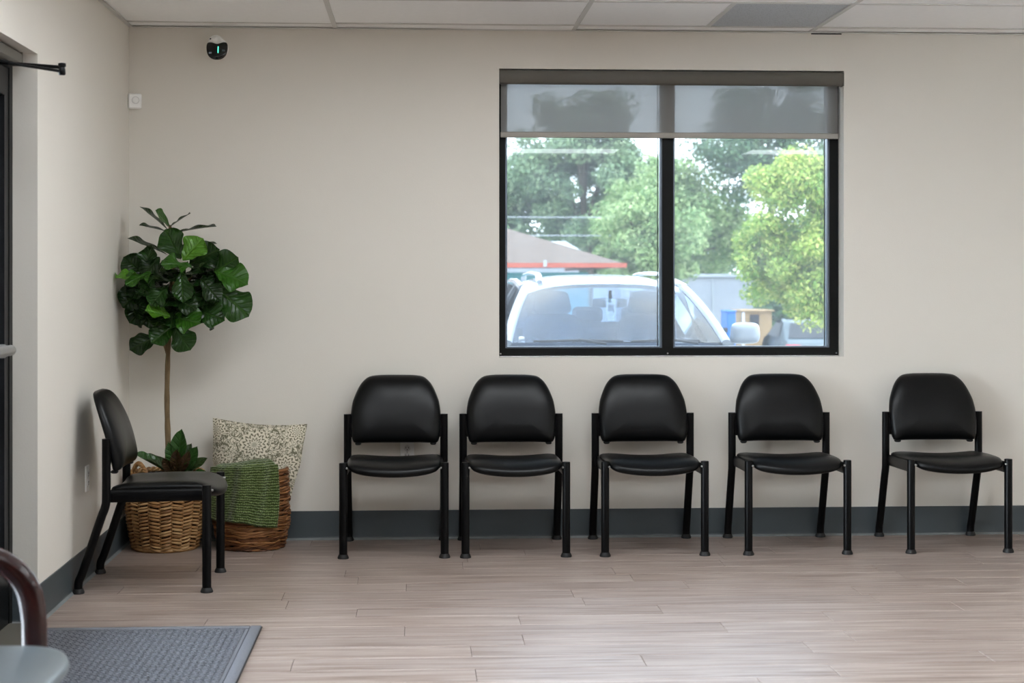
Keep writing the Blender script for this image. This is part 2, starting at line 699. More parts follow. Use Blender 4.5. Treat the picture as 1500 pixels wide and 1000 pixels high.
vent = MB()
vent.cbox((3.2215, (YS[1] + YS[2]) / 2, ROOM_Z + .008), (.535, .694, .014), ch=.003)
vo = vent.build('ceiling_vent', M['vent'], None, False)
tag(vo, 'grey perforated air return panel set among white ceiling tiles', 'vent')

# troffers further back in the room (one added to brighten the door jamb)
LAMP = 9.0
k = NT('lamp_diffuser')
em = k.n('ShaderNodeEmission')
em.inputs[0].default_value = (.92, .965, 1.0, 1)
em.inputs[1].default_value = LAMP
M['lamp'] = k.done(em.outputs[0])
lamp_names = ['added to brighten the door jamb', 'farthest back in the left column', 'nearest the window on the left', 'nearest the window on the right',
              'in the middle of the room', 'farthest back in the centre', 'halfway along the right side', 'farthest back on the right']
for n, (x0, x1, y0, y1) in enumerate(light_spots):
    lo = empty('ceiling_light', ((x0 + x1) / 2, (y0 + y1) / 2, ROOM_Z), 0,
               'recessed white ceiling light panel ' + lamp_names[n], 'light', 'recessed ceiling lights')
    w, d = (x1 - x0) / 2, (y0 - y1) / 2
    fr = MB()
    for s in (-1, 1):
        fr.box(-w + .013, w - .013, s * (d - .03) - .015, s * (d - .03) + .015, .0, .04)
        fr.box(s * (w - .03) - .015, s * (w - .03) + .015, -d + .045, d - .045, .0, .04)
    fr.build('light_frame', M['tee'], lo, False)
    MB().box(-w + .045, w - .045, -d + .045, d - .045, .006, .012).build('diffuser', M['lamp'], lo, False)

# ------------------------------------------------------------------ window
win = empty('window_1', ((WX0 + WX1) / 2, .12, WZ0))
struct(win, 'black framed two pane window above the chairs')
ox, oy, oz = win.location
FR = .038
def wb(x0, x1, y0, y1, z0, z1):
    return MB().box(x0 - ox, x1 - ox, y0 - oy, y1 - oy, z0 - oz, z1 - oz)


FY0, FY1 = .10, .165
fx0, fx1, fz0, fz1 = WX0 + .004, WX1 - .004, WZ0 + .003, WZ1 - .002
wb(fx0, fx0 + .033, FY0, FY1, fz0, fz1).build('frame_jamb', M['black_frame'], win, False)
wb(fx1 - .045, fx1, FY0, FY1, fz0, fz1).build('frame_jamb', M['black_frame'], win, False)
wb(fx0 + .033, fx1 - .045, FY0, FY1, fz0, fz0 + .041).build('frame_sill', M['black_frame'], win, False)
wb(fx0 + .033, fx1 - .045, FY0, FY1, fz1 - .04, fz1).build('frame_head', M['black_frame'], win, False)
MX0, MX1 = 2.745, 2.803
wb(MX0, MX1, FY0 - .003, FY1, fz0 + .041, fz1 - .04).build('mullion', M['black_frame'], win, False)
for a, e in ((fx0 + .033, MX0), (MX1, fx1 - .045)):
    bd = wb(a, a + .010, FY0 + .012, FY1 - .006, fz0 + .041, fz1 - .04)
    bd.box(e - ox - .010, e - ox, FY0 + .012 - oy, FY1 - .006 - oy, fz0 + .041 - oz, fz1 - .04 - oz)
    bd.box(a - ox + .010, e - ox - .010, FY0 + .012 - oy, FY1 - .006 - oy, fz0 + .041 - oz, fz0 + .049 - oz)
    bd.box(a - ox + .010, e - ox - .010, FY0 + .012 - oy, FY1 - .006 - oy, fz1 - .05 - oz, fz1 - .04 - oz)
    bd.build('sky_sheen_strip', M['blue_grey'], win, False)  # grey strips imitate sky sheen on the black frame's inner return
    wb(a + .010, e - .010, .140, .144, fz0 + .049, fz1 - .05).build('window_pane', M['glass'], win, False)
    sp = wb(e - .022, e - .0185, .128, .139, fz0 + .049, fz1 - .05)
    sp.build('pane_spacer', M['black_frame'], win, False)
for x in (fx0 + .008, (MX0 + MX1) / 2, fx1 - .010):
    s = MB().lathe([(.0045, 0), (.004, .0015), (.001, .002)], (x - ox, FY0 - oy, fz0 + .012 - oz), 10, Matrix.Rotation(math.pi / 2, 3, 'X'))
    s.build('frame_screw', M['screw'], win)

# roller shade
sh = empty('roller_shade', (2.785, .05, 2.41), 0, 'grey mesh roller shade pulled a short way down the window', 'window shade')
cs = MB()
prof = [(0, 0), (0.05, 0), (.05, -.066), (.018, -.070), (.004, -.062), (-.004, -.045), (-.004, -.012)]
vs = [(x, p[0] - .045, p[1]) for x in (-.899, .899) for p in prof]
n = len(prof)
cs.add(vs, [(i, (i + 1) % n, n + (i + 1) % n, n + i) for i in range(n)] + [tuple(range(n - 1, -1, -1)), tuple(range(n, 2 * n))])
cas = cs.build('cassette', M['cassette'], sh, True, 35)
MB().box(.8945, .8995, -.051, .006, -.07, .001).build('end_cap', M['cassette'], cas, False)
MB().box(-.888, .884, .020, .0206, -.325, -.055).build('shade_fabric', M['shade'], sh, False)
MB().cbox((-.002, .020, -.326), (1.776, .012, .03), ch=.003).build('hem_bar', M['hem'], sh)

# ------------------------------------------------------------------ entrance door and storefront in the left wall
door = empty('door_1', (-.125, DY0, 0))
struct(door, 'black framed glass entrance door at the left edge')
def db(x0, x1, y0, y1, z0, z1):
    return MB().box(x0 + .125, x1 + .125, y0 - DY0, y1 - DY0, z0, z1)


db(-.16, -.095, DY0 - .05, DY0 - .001, 0, DZ - .001).build('frame_jamb', M['black_frame'], door, False)
db(-.16, -.095, -3.13, -3.08, 0, DZ - .001).build('frame_jamb', M['black_frame'], door, False)
db(-.16, -.095, -3.08, DY0 - .05, DZ - .06, DZ - .001).build('frame_head', M['black_frame'], door, False)
db(-.15, -.098, -2.13, DY0 - .055, .012, DZ - .065).build('door_stile', M['black_metal'], door, False)
db(-.15, -.098, -3.075, -2.95, .012, DZ - .065).build('door_stile', M['black_metal'], door, False)
db(-.15, -.098, -2.95, -2.13, .012, .27).build('door_rail', M['black_metal'], door, False)
db(-.15, -.098, -2.95, -2.13, DZ - .17, DZ - .065).build('door_rail', M['black_metal'], door, False)
db(-.127, -.121, -2.95, -2.13, .27, DZ - .17).build('door_pane', M['door_glass'], door, False)
pb = MB().tube([(.065, -.17, 1.065), (.065, -.95, 1.065)], .020, 14)
pb.cbox((.045, -.26, 1.065), (.05, .03, .05), ch=.006)
pb.cbox((.045, -.93, 1.065), (.05, .03, .05), ch=.006)
pb.build('push_bar', M['screw'], door)
MB().box(-.01, .17, -1.1, -.04, 0, .012).build('threshold', M['cassette'], door, False)

cl = empty('door_closer', (-.098, -2.75, 2.095), 0, 'black door closer with its folding arm reaching into the room', 'door closer')
c0 = MB().cbox((.025, .05, -.03), (.05, .30, .06), ch=.008)
c0.build('closer_body', M['black_metal'], cl)
a1 = MB().tube([(.03, .10, .005), (.03, .10, .025)], .016, 12)
a1.tube([(.03, .10, .020), (.16, .18, -.005), (.289, .252, -.018)], .009, 10, squash=(.6, 1))
a1.build('main_arm', M['black_metal'], cl)
a2 = MB().tube([(.293, .252, -.004), (.16, .275, .008), (.01, .30, .022)], .0065, 10)
a2.build('forearm', M['black_metal'], cl)
MB().lathe([(.010, -.032), (.013, -.028), (.012, -.012), (.010, -.004), (.014, 0), (.014, .010), (.006, .012)], (.294, .252, 0), 14).build('elbow_joint', M['black_metal'], cl)
MB().cbox((.012, .30, .03), (.03, .06, .02), ch=.004).build('frame_shoe', M['black_metal'], cl)

ds = empty('roller_shade', (-.062, -2.61, DZ - .002), 0, 'grey roller shade box above the entrance door', 'window shade')
d_ = MB().cbox((-.003, 0, -.028), (.05, 1.04, .05), ch=.008)
d_.build('cassette', M['cassette'], ds)
MB().cbox((-.003, .5225, -.028), (.052, .005, .054), ch=.002).build('end_cap', M['cassette'], ds)

for n, (a, e) in enumerate(((-3.13, -4.82), (-4.82, -6.51), (-6.51, DY1))):
    w = empty('window_%d' % (n + 2), (-.125, a, 0))
    struct(w, 'tall storefront glazing panel, %s from the entrance door' % ('first', 'second', 'third')[n])
    def sb(x0, x1, y0, y1, z0, z1):
        return MB().box(x0 + .125, x1 + .125, y0 - a, y1 - a, z0, z1)
    sb(-.16, -.095, a - .05, a - .001, 0, DZ - .001).build('frame_jamb', M['black_frame'], w, False)
    sb(-.16, -.095, e + .001, e + .05, 0, DZ - .001).build('frame_jamb', M['black_frame'], w, False)
    sb(-.16, -.095, e + .05, a - .05, 0, .1).build('frame_sill', M['black_frame'], w, False)
    sb(-.16, -.095, e + .05, a - .05, DZ - .06, DZ - .001).build('frame_head', M['black_frame'], w, False)
    sb(-.13, -.124, e + .05, a - .05, .1, DZ - .06).build('window_pane', M['door_glass'], w, False)

# ================================================================== waiting chairs
def make_chair():
    """local: rear feet at y = 0, faces -Y"""
    root = empty('side_chair', (0, 0, 0))
    HW = .242
    # seat cushion
    outl = [(-.216, -.135), (-.10, -.128), (0, -.126), (.10, -.128), (.216, -.135), (.224, -.22), (.226, -.36), (.222, -.50),
            (.205, -.555), (.15, -.580), (.07, -.592), (0, -.595), (-.07, -.592), (-.15, -.580), (-.205, -.555), (-.222, -.50), (-.226, -.36), (-.224, -.22)]
    outl = [(p.x, p.y) for p in spline([(x, y, 0) for x, y in outl], 3, True)][::-1]

    def seat_fn(x, y, h):
        t = (-y - .13) / .46
        z = .418 + .012 * math.sin(t * 2.2) + .055 * (x * x) / .05 * .35 * (1 - .3 * t) - .020 * max(0, t - .8) / .2
        return (x, y, z + h)
    mb = MB().pad(outl, seat_fn, .034, .038)
    if True:
        mb.f = [tuple(reversed(q)) for q in mb.f]
    mb.build('seat', M['vinyl'], root, True, 80)
    # tray under the cushion
    fr = MB()
    for s in (-1, 1):
        fr.tube([(s * (HW - .012), -.118, .410), (s * (HW - .012), -.3, .412), (s * (HW - .012), -.53, .416)], .016, 12, squash=(1.7, .55))
    fr.box(-HW + .01, HW - .01, -.15, -.125, .385, .405)
    fr.build('seat_frame', M['black_metal'], root)
    # back cushion
    half = [(.196, .0), (.214, .012), (.222, .05), (.226, .134), (.220, .19), (.2115, .222), (.190, .272), (.166, .306), (.135, .328), (.09, .335), (.045, .3362)]
    pts = [(0, .001), (.12, .001)] + half + [(0, .3365)] + [(-x, z) for x, z in half[::-1]] + [(-.12, .001)]
    outl = [(p.x, p.y) for p in spline([(x, z, 0) for x, z in pts], 3, True)]

    def back_fn(x, z, h):
        t = z / .335
        y = -.140 + .100 * max(0, t) ** 1.5 - .11 * x * x
        return (x, y - h, .512 + z)
    mb = MB().pad(outl, back_fn, .052, .018)
    bk = mb.build('backrest', M['vinyl'], root, True, 80)
    for s in (-1, 1):
        MB().cbox((s * .188, -.142, .509), (.03, .03, .014), ch=.005).build('backrest_clip', M['rubber'], bk)
    for s in (-1, 1):
        # rear leg and back post: one bent tube
        path = spline([(s * HW, 0, .012), (s * HW, -.002, .05), (s * HW, -.022, .10), (s * HW, -.092, .31), (s * HW, -.112, .365),
                       (s * HW, -.117, .42), (s * HW, -.117, .655)], 4)
        lg = MB().tube(path, .0195, 12, squash=(1, .95)).build('leg', M['black_metal'], root)
        MB().lathe([(.0255, 0), (.026, .008), (.022, .016), (.0205, .02)], (s * HW, 0, 0), 14).build('foot_cap', M['rubber'], lg)
        pl = MB().cbox((s * (HW - .022), -.123, .59), (.03, .016, .10), ch=.003)
        pl.build('back_bracket', M['black_metal'], lg)
        lf = MB().lathe([(.0195, .012), (.0195, .452), (.018, .456), (.010, .457)], (s * HW, -.540, 0), 16).build('leg', M['black_metal'], root)
        MB().lathe([(.0265, 0), (.027, .006), (.0235, .014), (.0205, .02)], (s * HW, -.540, 0), 16).build('foot_cap', M['rubber'], lf)
        MB().lathe([(.005, 0), (.005, .012), (.003, .014)], (s * (HW - .018), -.552, .432), 8, Matrix.Rotation(math.pi / 2, 3, 'X')).build('bolt', M['screw'], lf)
    return root


chair = make_chair()
spots = [(1.357, -.040, -.4, 'first black vinyl chair along the back wall, in front of the wall outlet'),
         (1.937, -.048, .0, 'second black vinyl chair from the left along the back wall, under the window edge'),
         (2.606, -.046, .3, 'middle black vinyl chair of the five along the back wall'),
         (3.306, -.046, .0, 'fourth black vinyl chair along the back wall, under the right window pane'),
         (4.100, -.040, .5, 'rightmost black vinyl chair along the back wall, right of the window')]
chairs = []
for i, (x, y, a, lab) in enumerate(spots):
    c = chair if i == 0 else copy_tree(chair)
    c.location = (x, y, 0)
    c.rotation_euler = (0, 0, math.radians(a))
    tag(c, lab, 'chair', 'black waiting room chairs')
c = copy_tree(chair)
c.location = (.030, -1.157, 0)
c.rotation_euler = (0, 0, math.radians(90))
tag(c, 'black vinyl chair seen from the side against the left wall', 'chair', 'black waiting room chairs')

# ================================================================== fiddle leaf fig in a basket
def make_leaf_mat(name, under):
    k = NT(name)
    info = k.n('ShaderNodeObjectInfo')
    o = k.obj()
    s = k.n('ShaderNodeSeparateXYZ')
    k.put(s.inputs[0], o)
    ax = k.math('ABSOLUTE', s.outputs[0])
    # side veins run out from the midrib
    ph = k.math('SUBTRACT', k.math('MULTIPLY', s.outputs[1], 46.0), k.math('MULTIPLY', ax, 42.0))
    vein = k.math('POWER', k.math('ADD', k.math('MULTIPLY', k.math('SINE', ph), .5), .5), 9.0)
    rib = k.ramp(ax, [(.0, 1.0), (.035, 0.0)])
    v = k.math('MAXIMUM', k.math('MULTIPLY', vein, .55), rib)
    base = info.outputs['Color']
    lite = k.n('ShaderNodeMix', data_type='RGBA', blend_type='ADD')
    lite.inputs[0].default_value = 1
    k.put(lite.inputs[6], base)
    lite.inputs[7].default_value = (.030, .055, .010, 1)
    c = k.mix(k.math('MULTIPLY', v, .8), base, lite.outputs[2])
    c = k.mix(k.math('MULTIPLY', k.noise(o, 5, 3), .35), c, (.010, .030, .008, 1))
    geo = k.n('ShaderNodeNewGeometry')
    c = k.mix(geo.outputs['Backfacing'], c, k.mix(.5, c, under))
    h = k.math('SUBTRACT', k.math('MULTIPLY', k.noise(o, 9, 2), .4), v)
    p = k.bsdf(c, .28, normal=k.bump(h, .9, .006), spec=.42)
    tl = k.n('ShaderNodeBsdfTranslucent')
    k.put(tl.inputs[0], lite.outputs[2])
    m = k.n('ShaderNodeMixShader')
    m.inputs[0].default_value = .15
    k.put(m.inputs[1], p)
    k.put(m.inputs[2], tl.outputs[0])
    return k.done(m.outputs[0])


M['leaf'] = make_leaf_mat('fig_leaf', (.06, .10, .03, 1))
M['leaf_base'] = make_leaf_mat('magnolia_leaf', (.09, .045, .02, 1))


def bark(name, a, b_, sc=40):
    k = NT(name)
    o = k.obj()
    f = k.noise(k.mapping(o, (1, 1, .25)), sc, 5, .65)
    c = k.mix(f, a, b_)
    return k.done(k.bsdf(c, .8, normal=k.bump(f, .7, .004), spec=.2))


M['bark'] = bark('fig_bark', srgb(58, 44, 30), srgb(150, 128, 96))


def leaf_mesh(name, mat, wide=.66, cup=.10, wave=.03, droop=.10, seed=0, waist=.0):
    r = random.Random(seed)
    ph = r.random() * 6
    nu, nv = 10, 18

    def hw(t):
        # obovate outline with a narrow waist near the stalk
        return .5 * (math.sin(math.pi * min(1, t ** 1.25)) ** .62) * (.62 + .48 * t) * (1 - waist * math.exp(-((t - .35) / .14) ** 2))

    def fn(u, v):
        t = v * .995 + .0025
        s = (u - .5) * 2
        x = s * hw(t) * wide
        y = t - .02 * s * s
        z = cup * abs(s) ** 1.6 * hw(t) * 2 * wide - droop * t * t + wave * math.sin(t * 13 + ph + s) * abs(s) ** 2.2 * hw(t) * 2
        z += .012 * math.sin(t * 40 - abs(s) * 10) * abs(s) * (1 - abs(s)) * 2
        return (x, y, z)
    return MB().grid(fn, nu, nv).mesh(name, mat, True, 180)


leaf_var = [leaf_mesh('leaf', M['leaf'], .78, .14, .13, .12, 1, .16), leaf_mesh('leaf', M['leaf'], .84, .06, .15, .20, 2, .14),
            leaf_mesh('leaf', M['leaf'], .72, .22, .11, .06, 3, .18), leaf_mesh('leaf', M['leaf'], .88, .10, .14, .04, 4, .12)]


def put_leaf(parent, me, base, tip, nrm, width=1.0, color=(.02, .07, .015), name='leaf'):
    base, tip, nrm = Vector(base), Vector(tip), Vector(nrm)
    y = tip - base
    L = y.length
    y.normalize()
    z = (nrm - y * nrm.dot(y)).normalized()
    x = y.cross(z)
    o = link(name, me, parent)
    mt = Matrix.Identity(4)
    for i in range(3):
        mt[i][0], mt[i][1], mt[i][2], mt[i][3] = x[i] * L * width, y[i] * L, z[i] * L, base[i]
    o.matrix_local = mt
    o.color = tuple(color) + (1,)
    return o


PX, PY = .235, -.27
fig = empty('fiddle_leaf_fig', (PX, PY, 0), 0, 'tall fiddle leaf fig with a bare trunk and round crown in the corner', 'plant')
tr = MB()
path = spline([(0, 0, .28), (.002, .002, .5), (-.003, 0, .75), (.004, -.004, 1.0), (.016, -.01, 1.15), (.03, -.01, 1.32), (.018, -.01, 1.5), (.013, -.01, 1.60)], 5)
rr = [.0155 + .001 * math.sin(i * 2.1) - .009 * (i / len(path)) for i in range(len(path))]
tr.tube(path, rr, 10)
tk = tr.build('trunk', M['bark'], fig)
br = [[(0, 0, .96), (-.022, -.015, 1.03), (-.07, -.03, 1.10), (-.11, -.02, 1.20)], [(.01, 0, 1.10), (.07, -.05, 1.17), (.16, -.06, 1.26)],
      [(.02, 0, 1.25), (.10, .03, 1.33), (.18, .03, 1.38)], [(.02, 0, 1.25), (-.05, -.06, 1.33), (-.10, -.08, 1.38)],
      [(.02, 0, 1.20), (.02, -.09, 1.25), (.04, -.15, 1.33)]]
for p in br:
    q = spline(p, 4)
    MB().tube(q, [.008 - .0035 * i / len(q) for i in range(len(q))], 7).build('branch', M['bark'], tk)

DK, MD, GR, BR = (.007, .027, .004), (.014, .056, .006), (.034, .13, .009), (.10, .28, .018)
# base x, z, tip x, z, depth of base / tip, normal, width, colour
KEY = [
    (.239, 1.575, .109, 1.695, -.28, -.30, (.2, -.10, 1), .9, DK),
    (.248, 1.590, .190, 1.672, -.28, -.34, (.6, -.5, .8), 1.1, GR),
    (.248, 1.590, .352, 1.660, -.28, -.33, (-.5, -.12, .9), .9, DK),
    (.268, 1.560, .480, 1.601, -.28, -.33, (0, -.12, 1), .8, DK),
    (.243, 1.565, .112, 1.602, -.28, -.36, (0, -.22, 1), .8, DK),
    (.235, 1.455, .058, 1.540, -.29, -.36, (.2, -.20, 1), .8, DK),
    (.370, 1.508, .475, 1.513, -.27, -.25, (0, -.2, 1), .9, DK),
    (.318, 1.432, .236, 1.578, -.40, -.37, (-.25, -1, .35), .85, MD),
    (.333, 1.425, .425, 1.535, -.43, -.42, (.1, -1, .45), 1.1, BR),
    (.375, 1.392, .255, 1.430, -.42, -.52, (-.1, -.7, .9), .95, GR),
    (.355, 1.405, .500, 1.480, -.36, -.38, (.1, -1, .2), 1.15, DK),
    (.470, 1.370, .590, 1.440, -.34, -.36, (.3, -1, .1), 1.1, MD),
    (.480, 1.372, .640, 1.318, -.36, -.42, (.2, -1, .5), 1.0, GR),
    (.490, 1.285, .645, 1.165, -.36, -.40, (.15, -1, .35), .95, MD),
    (.285, 1.150, .168, 1.190, -.44, -.52, (-.1, -.8, .8), .95, BR),
    (.280, 1.150, .425, 1.125, -.42, -.50, (.0, -.9, .6), .95, GR),
    (.389, 1.190, .528, 1.138, -.38, -.42, (.2, -1, .25), 1.0, MD),
    (.282, 1.105, .362, .992, -.38, -.40, (.1, -1, .1), 1.05, MD),
    (.288, 1.110, .185, 1.028, -.40, -.46, (-.15, -1, .35), 1.1, MD),
    (.195, 1.055, .066, .990, -.33, -.37, (-.2, -.9, .3), .8, DK),
    (.125, 1.348, .018, 1.357, -.34, -.46, (0, -.30, 1), .8, BR),
    (.185, 1.366, .072, 1.335, -.38, -.50, (0, -.45, 1), .8, GR),
    (.135, 1.310, .030, 1.195, -.34, -.36, (-.1, -1, .1), 1.15, DK),
    (.125, 1.360, .030, 1.440, -.32, -.34, (-.2, -1, .2), 1.0, DK),
    (.135, 1.350, .160, 1.505, -.35, -.35, (-.4, -1, .2), .7, MD),
    (.200, 1.350, .130, 1.265, -.42, -.46, (-.4, -1, .2), .9, MD),
    (.330, 1.370, .345, 1.220, -.46, -.50, (.15, -1, .2), .85, MD),
    (.260, 1.300, .190, 1.205, -.45, -.50, (-.2, -1, .4), .9, MD),
    (.420, 1.330, .510, 1.235, -.42, -.45, (.2, -1, .3), .95, DK),
    (.300, 1.240, .400, 1.200, -.45, -.52, (.1, -1, .5), .9, DK),
    (.160, 1.230, .060, 1.120, -.33, -.35, (-.1, -1, .1), 1.1, DK),
    (.240, 1.200, .130, 1.120, -.38, -.42, (-.1, -1, .2), 1.1, DK),
    (.400, 1.440, .300, 1.500, -.34, -.30, (.1, -1, .4), 1.0, DK),
    (.210, 1.440, .130, 1.350, -.36, -.40, (-.2, -1, .3), 1.0, DK),
]
flat_leaf = leaf_mesh('leaf', M['leaf'], .74, .10, .035, .04, 9, .14)
for i, (x0, z0, x1, z1, y0, y1, nrm, w, col) in enumerate(KEY):
    j = 1 + .12 * random.uniform(-1, 1)
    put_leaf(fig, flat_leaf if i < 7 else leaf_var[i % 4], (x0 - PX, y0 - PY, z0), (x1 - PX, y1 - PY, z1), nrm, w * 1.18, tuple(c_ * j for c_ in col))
rl = random.Random(11)
for i in range(120):
    a = rl.uniform(0, 2 * math.pi)
    el = rl.uniform(-.6, .75)
    d = Vector((math.cos(a) * math.cos(el), math.sin(a) * math.cos(el), math.sin(el)))
    c0 = Vector((.05, -.01, 1.28))
    fr_ = rl.uniform(.75, 1.0)
    base = c0 + Vector((d.x * .11, d.y * .08, d.z * .14)) * fr_
    tip = c0 + Vector((d.x * .28, d.y * .24, d.z * .27 - .03)) * fr_
    tip.y = min(tip.y, .235)
    base.y = min(base.y, .2)
    tip.x = max(tip.x, -.205)
    n_ = (d * .3 + Vector((0, -.5, .8))).normalized()
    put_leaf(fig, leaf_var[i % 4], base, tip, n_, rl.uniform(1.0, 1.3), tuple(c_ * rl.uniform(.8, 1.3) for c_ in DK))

# ------------------------------------------------------------------ woven willow basket
def wicker(name, stops, sc=18):
    k = NT(name)
    g = k.n('ShaderNodeNewGeometry')
    r = g.outputs['Random Per Island']
    f = k.noise(k.pos(), sc, 4, .6)
    c = k.ramp(k.math('ADD', k.math('MULTIPLY', r, .6), k.math('MULTIPLY', f, .4)), stops)
    fib = k.noise(k.mapping(k.pos(), (60, 60, 600)), 1.0, 2)
    c = k.mix(k.math('MULTIPLY', fib, .35), c, srgb(52, 32, 16))
    return k.done(k.bsdf(c, .55, normal=k.bump(fib, .4, .001), spec=.4))


M['willow'] = wicker('willow', [(.1, srgb(116, 78, 42)), (.5, srgb(164, 120, 72)), (.9, srgb(204, 168, 118))])
M['seagrass'] = wicker('seagrass', [(.1, srgb(70, 40, 22)), (.5, srgb(126, 78, 42)), (.9, srgb(176, 126, 76))], 26)
M['liner'] = simple('dark_liner', srgb(24, 17, 12), .9)
M['soil'] = simple('moss_soil', srgb(48, 38, 26), .95, var=.4, nscale=60, bump=.8, bscale=90, bdist=.01)

BX, BY = .218, -.225
bk1 = empty('willow_basket', (BX, BY, 0), 0, 'round woven willow basket holding the tall fig', 'basket')


def brad(z):
    return .150 + .034 * math.sin(min(1, z / .30) * 1.75) - .006 * max(0, z - .3) / .1


wv = MB()
NC, NR, BH = 20, 21, .375
for cidx in range(NC):
    a0 = 2 * math.pi * cidx / NC
    a1 = 2 * math.pi * (cidx + 1) / NC
    tilt = .013 if cidx % 2 else -.013
    for r in range(NR):
        z = .012 + (r + (.5 if cidx % 2 else .1)) * (BH - .02) / NR
        if z > BH - .008:
            continue
        jit = random.uniform(-.002, .002)
        pts = []
        for s in range(5):
            t = s / 4
            a = a0 + (a1 - a0) * (t * 1.16 - .08)
            R = brad(z) + .014 * math.sin(math.pi * t) - .004 + jit * .6
            pts.append((R * math.cos(a), R * math.sin(a), z + tilt * (t - .5) + jit))
        wv.tube(pts, [.0046, .0068, .0074, .0068, .0046], 7)
o = wv.build('willow_weave', M['willow'], bk1)
o['kind'] = 'stuff'
for cidx in range(NC):
    a = 2 * math.pi * cidx / NC
    MB().tube([((brad(z) - .001) * math.cos(a), (brad(z) - .001) * math.sin(a), z) for z in [i * BH / 7 for i in range(8)]], .0055, 6).build('stake', M['willow'], bk1)
MB().ring((0, 0, .010), .152, .010, 40, 8, wob=lambda t: .003 * math.sin(24 * t)).build('foot_ring', M['willow'], bk1)
rim = MB()
for ph in (0, math.pi):
    pts = [((brad(BH) + .008 * math.cos(22 * t + ph)) * math.cos(t), (brad(BH) + .008 * math.cos(22 * t + ph)) * math.sin(t), BH + .006 * math.sin(22 * t + ph))
           for t in [2 * math.pi * i / 160 for i in range(161)]]
    rim.tube(pts, .0085, 6)
rim.build('rim', M['willow'], bk1)
for s, ang in ((1, math.radians(232)), (-1, math.radians(52))):
    h = MB()
    for ph in (0, 2.1, 4.2):
        pts = []
        for i in range(41):
            t = i / 40
            a = ang + (t - .5) * .62
            R = brad(BH) - .004 + .007 * math.cos(26 * t + ph)
            pts.append((R * math.cos(a), R * math.sin(a), BH - .004 + .064 * math.sin(math.pi * t) ** .8 + .007 * math.sin(26 * t + ph)))
        h.tube(pts, .006, 6)
    h.build('handle', M['willow'], bk1)
MB().lathe([(.14, .004), (.162, .2), (.165, BH - .01), (.158, BH - .012), (.155, .34), (.0, .335)], (0, 0, 0), 32).build('liner', M['liner'], bk1)
MB().lathe([(.152, .326), (.150, .352), (.10, .362), (.04, .368), (.006, .37)], (0, 0, 0), 24).build('moss', M['soil'], bk1)

# low leafy plant at the foot of the trunk
mg = empty('low_leafy_plant', (.285, -.295, .365), 0, 'low rosette of glossy green and brown leaves at the fig trunk base', 'plant')
mleaf = [leaf_mesh('leaf', M['leaf_base'], .50, .25, .03, .02, 21), leaf_mesh('leaf', M['leaf_base'], .44, .18, .04, .16, 22)]
GL, OL, BN = (.03, .10, .018), (.035, .06, .018), (.065, .026, .016)
ros = [(.00, .00, .00, .02, -.02, .165, (-.2, -1, .1), GL), (.01, -.01, .0, -.035, -.05, .115, (-.3, -1, .3), GL), (.02, 0, .0, .085, -.03, .105, (.3, -1, .5), GL),
       (.02, 0, .0, .115, -.05, .07, (.2, -1, .8), OL), (0, -.02, .0, .01, -.085, .10, (0, -1, .4), BN), (.01, -.02, 0, .055, -.08, .085, (.2, -1, .4), BN),
       (-.01, -.01, 0, -.045, -.08, .07, (-.2, -1, .5), BN), (-.02, 0, .01, -.105, -.06, .075, (-.1, -.5, 1), OL), (-.03, .0, .01, -.165, -.05, .085, (0, -.4, 1), GL),
       (-.02, .01, 0, -.12, .03, .09, (0, -.3, 1), OL), (.03, -.02, -.005, .13, -.09, .02, (.1, -.4, 1), GL), (.0, -.02, 0, -.02, -.12, .03, (0, -.5, 1), OL),
       (.01, .01, 0, .05, .06, .11, (0, -.3, 1), OL), (-.01, 0, 0, -.04, .03, .12, (0, -.8, .5), BN), (.02, -.01, 0, .075, -.075, .055, (.2, -.9, .7), GL)]
for i, (a, b_, c_, d, e, f, nrm, col) in enumerate(ros):
    put_leaf(mg, mleaf[i % 2], (a, b_, c_), (d * 1.2, e * 1.1, f * 1.42), nrm, .78, col)
MB().tube([(0, 0, -.02), (.005, 0, .03), (.008, -.005, .07)], [.008, .007, .004], 8).build('stem', M['bark'], mg)

# ------------------------------------------------------------------ seagrass basket with pillow and blanket
SX, SY = .640, -.205
bk2 = empty('seagrass_basket', (SX, SY, 0), 0, 'dark coiled seagrass basket holding the patterned pillow', 'basket')


def srad(z):
    return .155 + .030 * math.sin(min(1, z / .16) * 1.45) - .010 * (z / .38) ** 2


NCO = 34
cw = MB()
rc = random.Random(5)
SH = .385
for i in range(NCO):
    z = .008 + i * (SH - .012) / (NCO - 1)
    f1, f2, p1, p2 = rc.randint(3, 6), rc.randint(9, 15), rc.random() * 6, rc.random() * 6
    pts = []
    for s in range(73):
        t = 2 * math.pi * s / 72
        R = srad(z) + .0035 * math.sin(f1 * t + p1) + .0025 * math.sin(f2 * t + p2)
        pts.append((R * math.cos(t), R * math.sin(t), z + .003 * math.sin(f1 * t + p2) + .002 * math.sin(f2 * t + p1)))
    cw.tube(pts, [.0066 + .0012 * math.sin(s * 2.3 + p1) for s in range(73)], 6)
    # stray twisted strands wrapped over the coil
    for q in range(7):
        t0 = rc.random() * 6.28
        L = rc.uniform(.25, .6)
        dz = rc.uniform(-.014, .014)
        pts = [((srad(z) + .006 + .003 * math.sin(3.1 * w_ / 5)) * math.cos(t0 + L * w_ / 5), (srad(z) + .006 + .003 * math.sin(3.1 * w_ / 5)) * math.sin(t0 + L * w_ / 5),
                max(.006, z + dz * (w_ / 5 - .5))) for w_ in range(6)]
        cw.tube(pts, [.002, .0042, .0046, .0046, .0042, .002], 5)
o = cw.build('coil_weave', M['seagrass'], bk2)
o['kind'] = 'stuff'
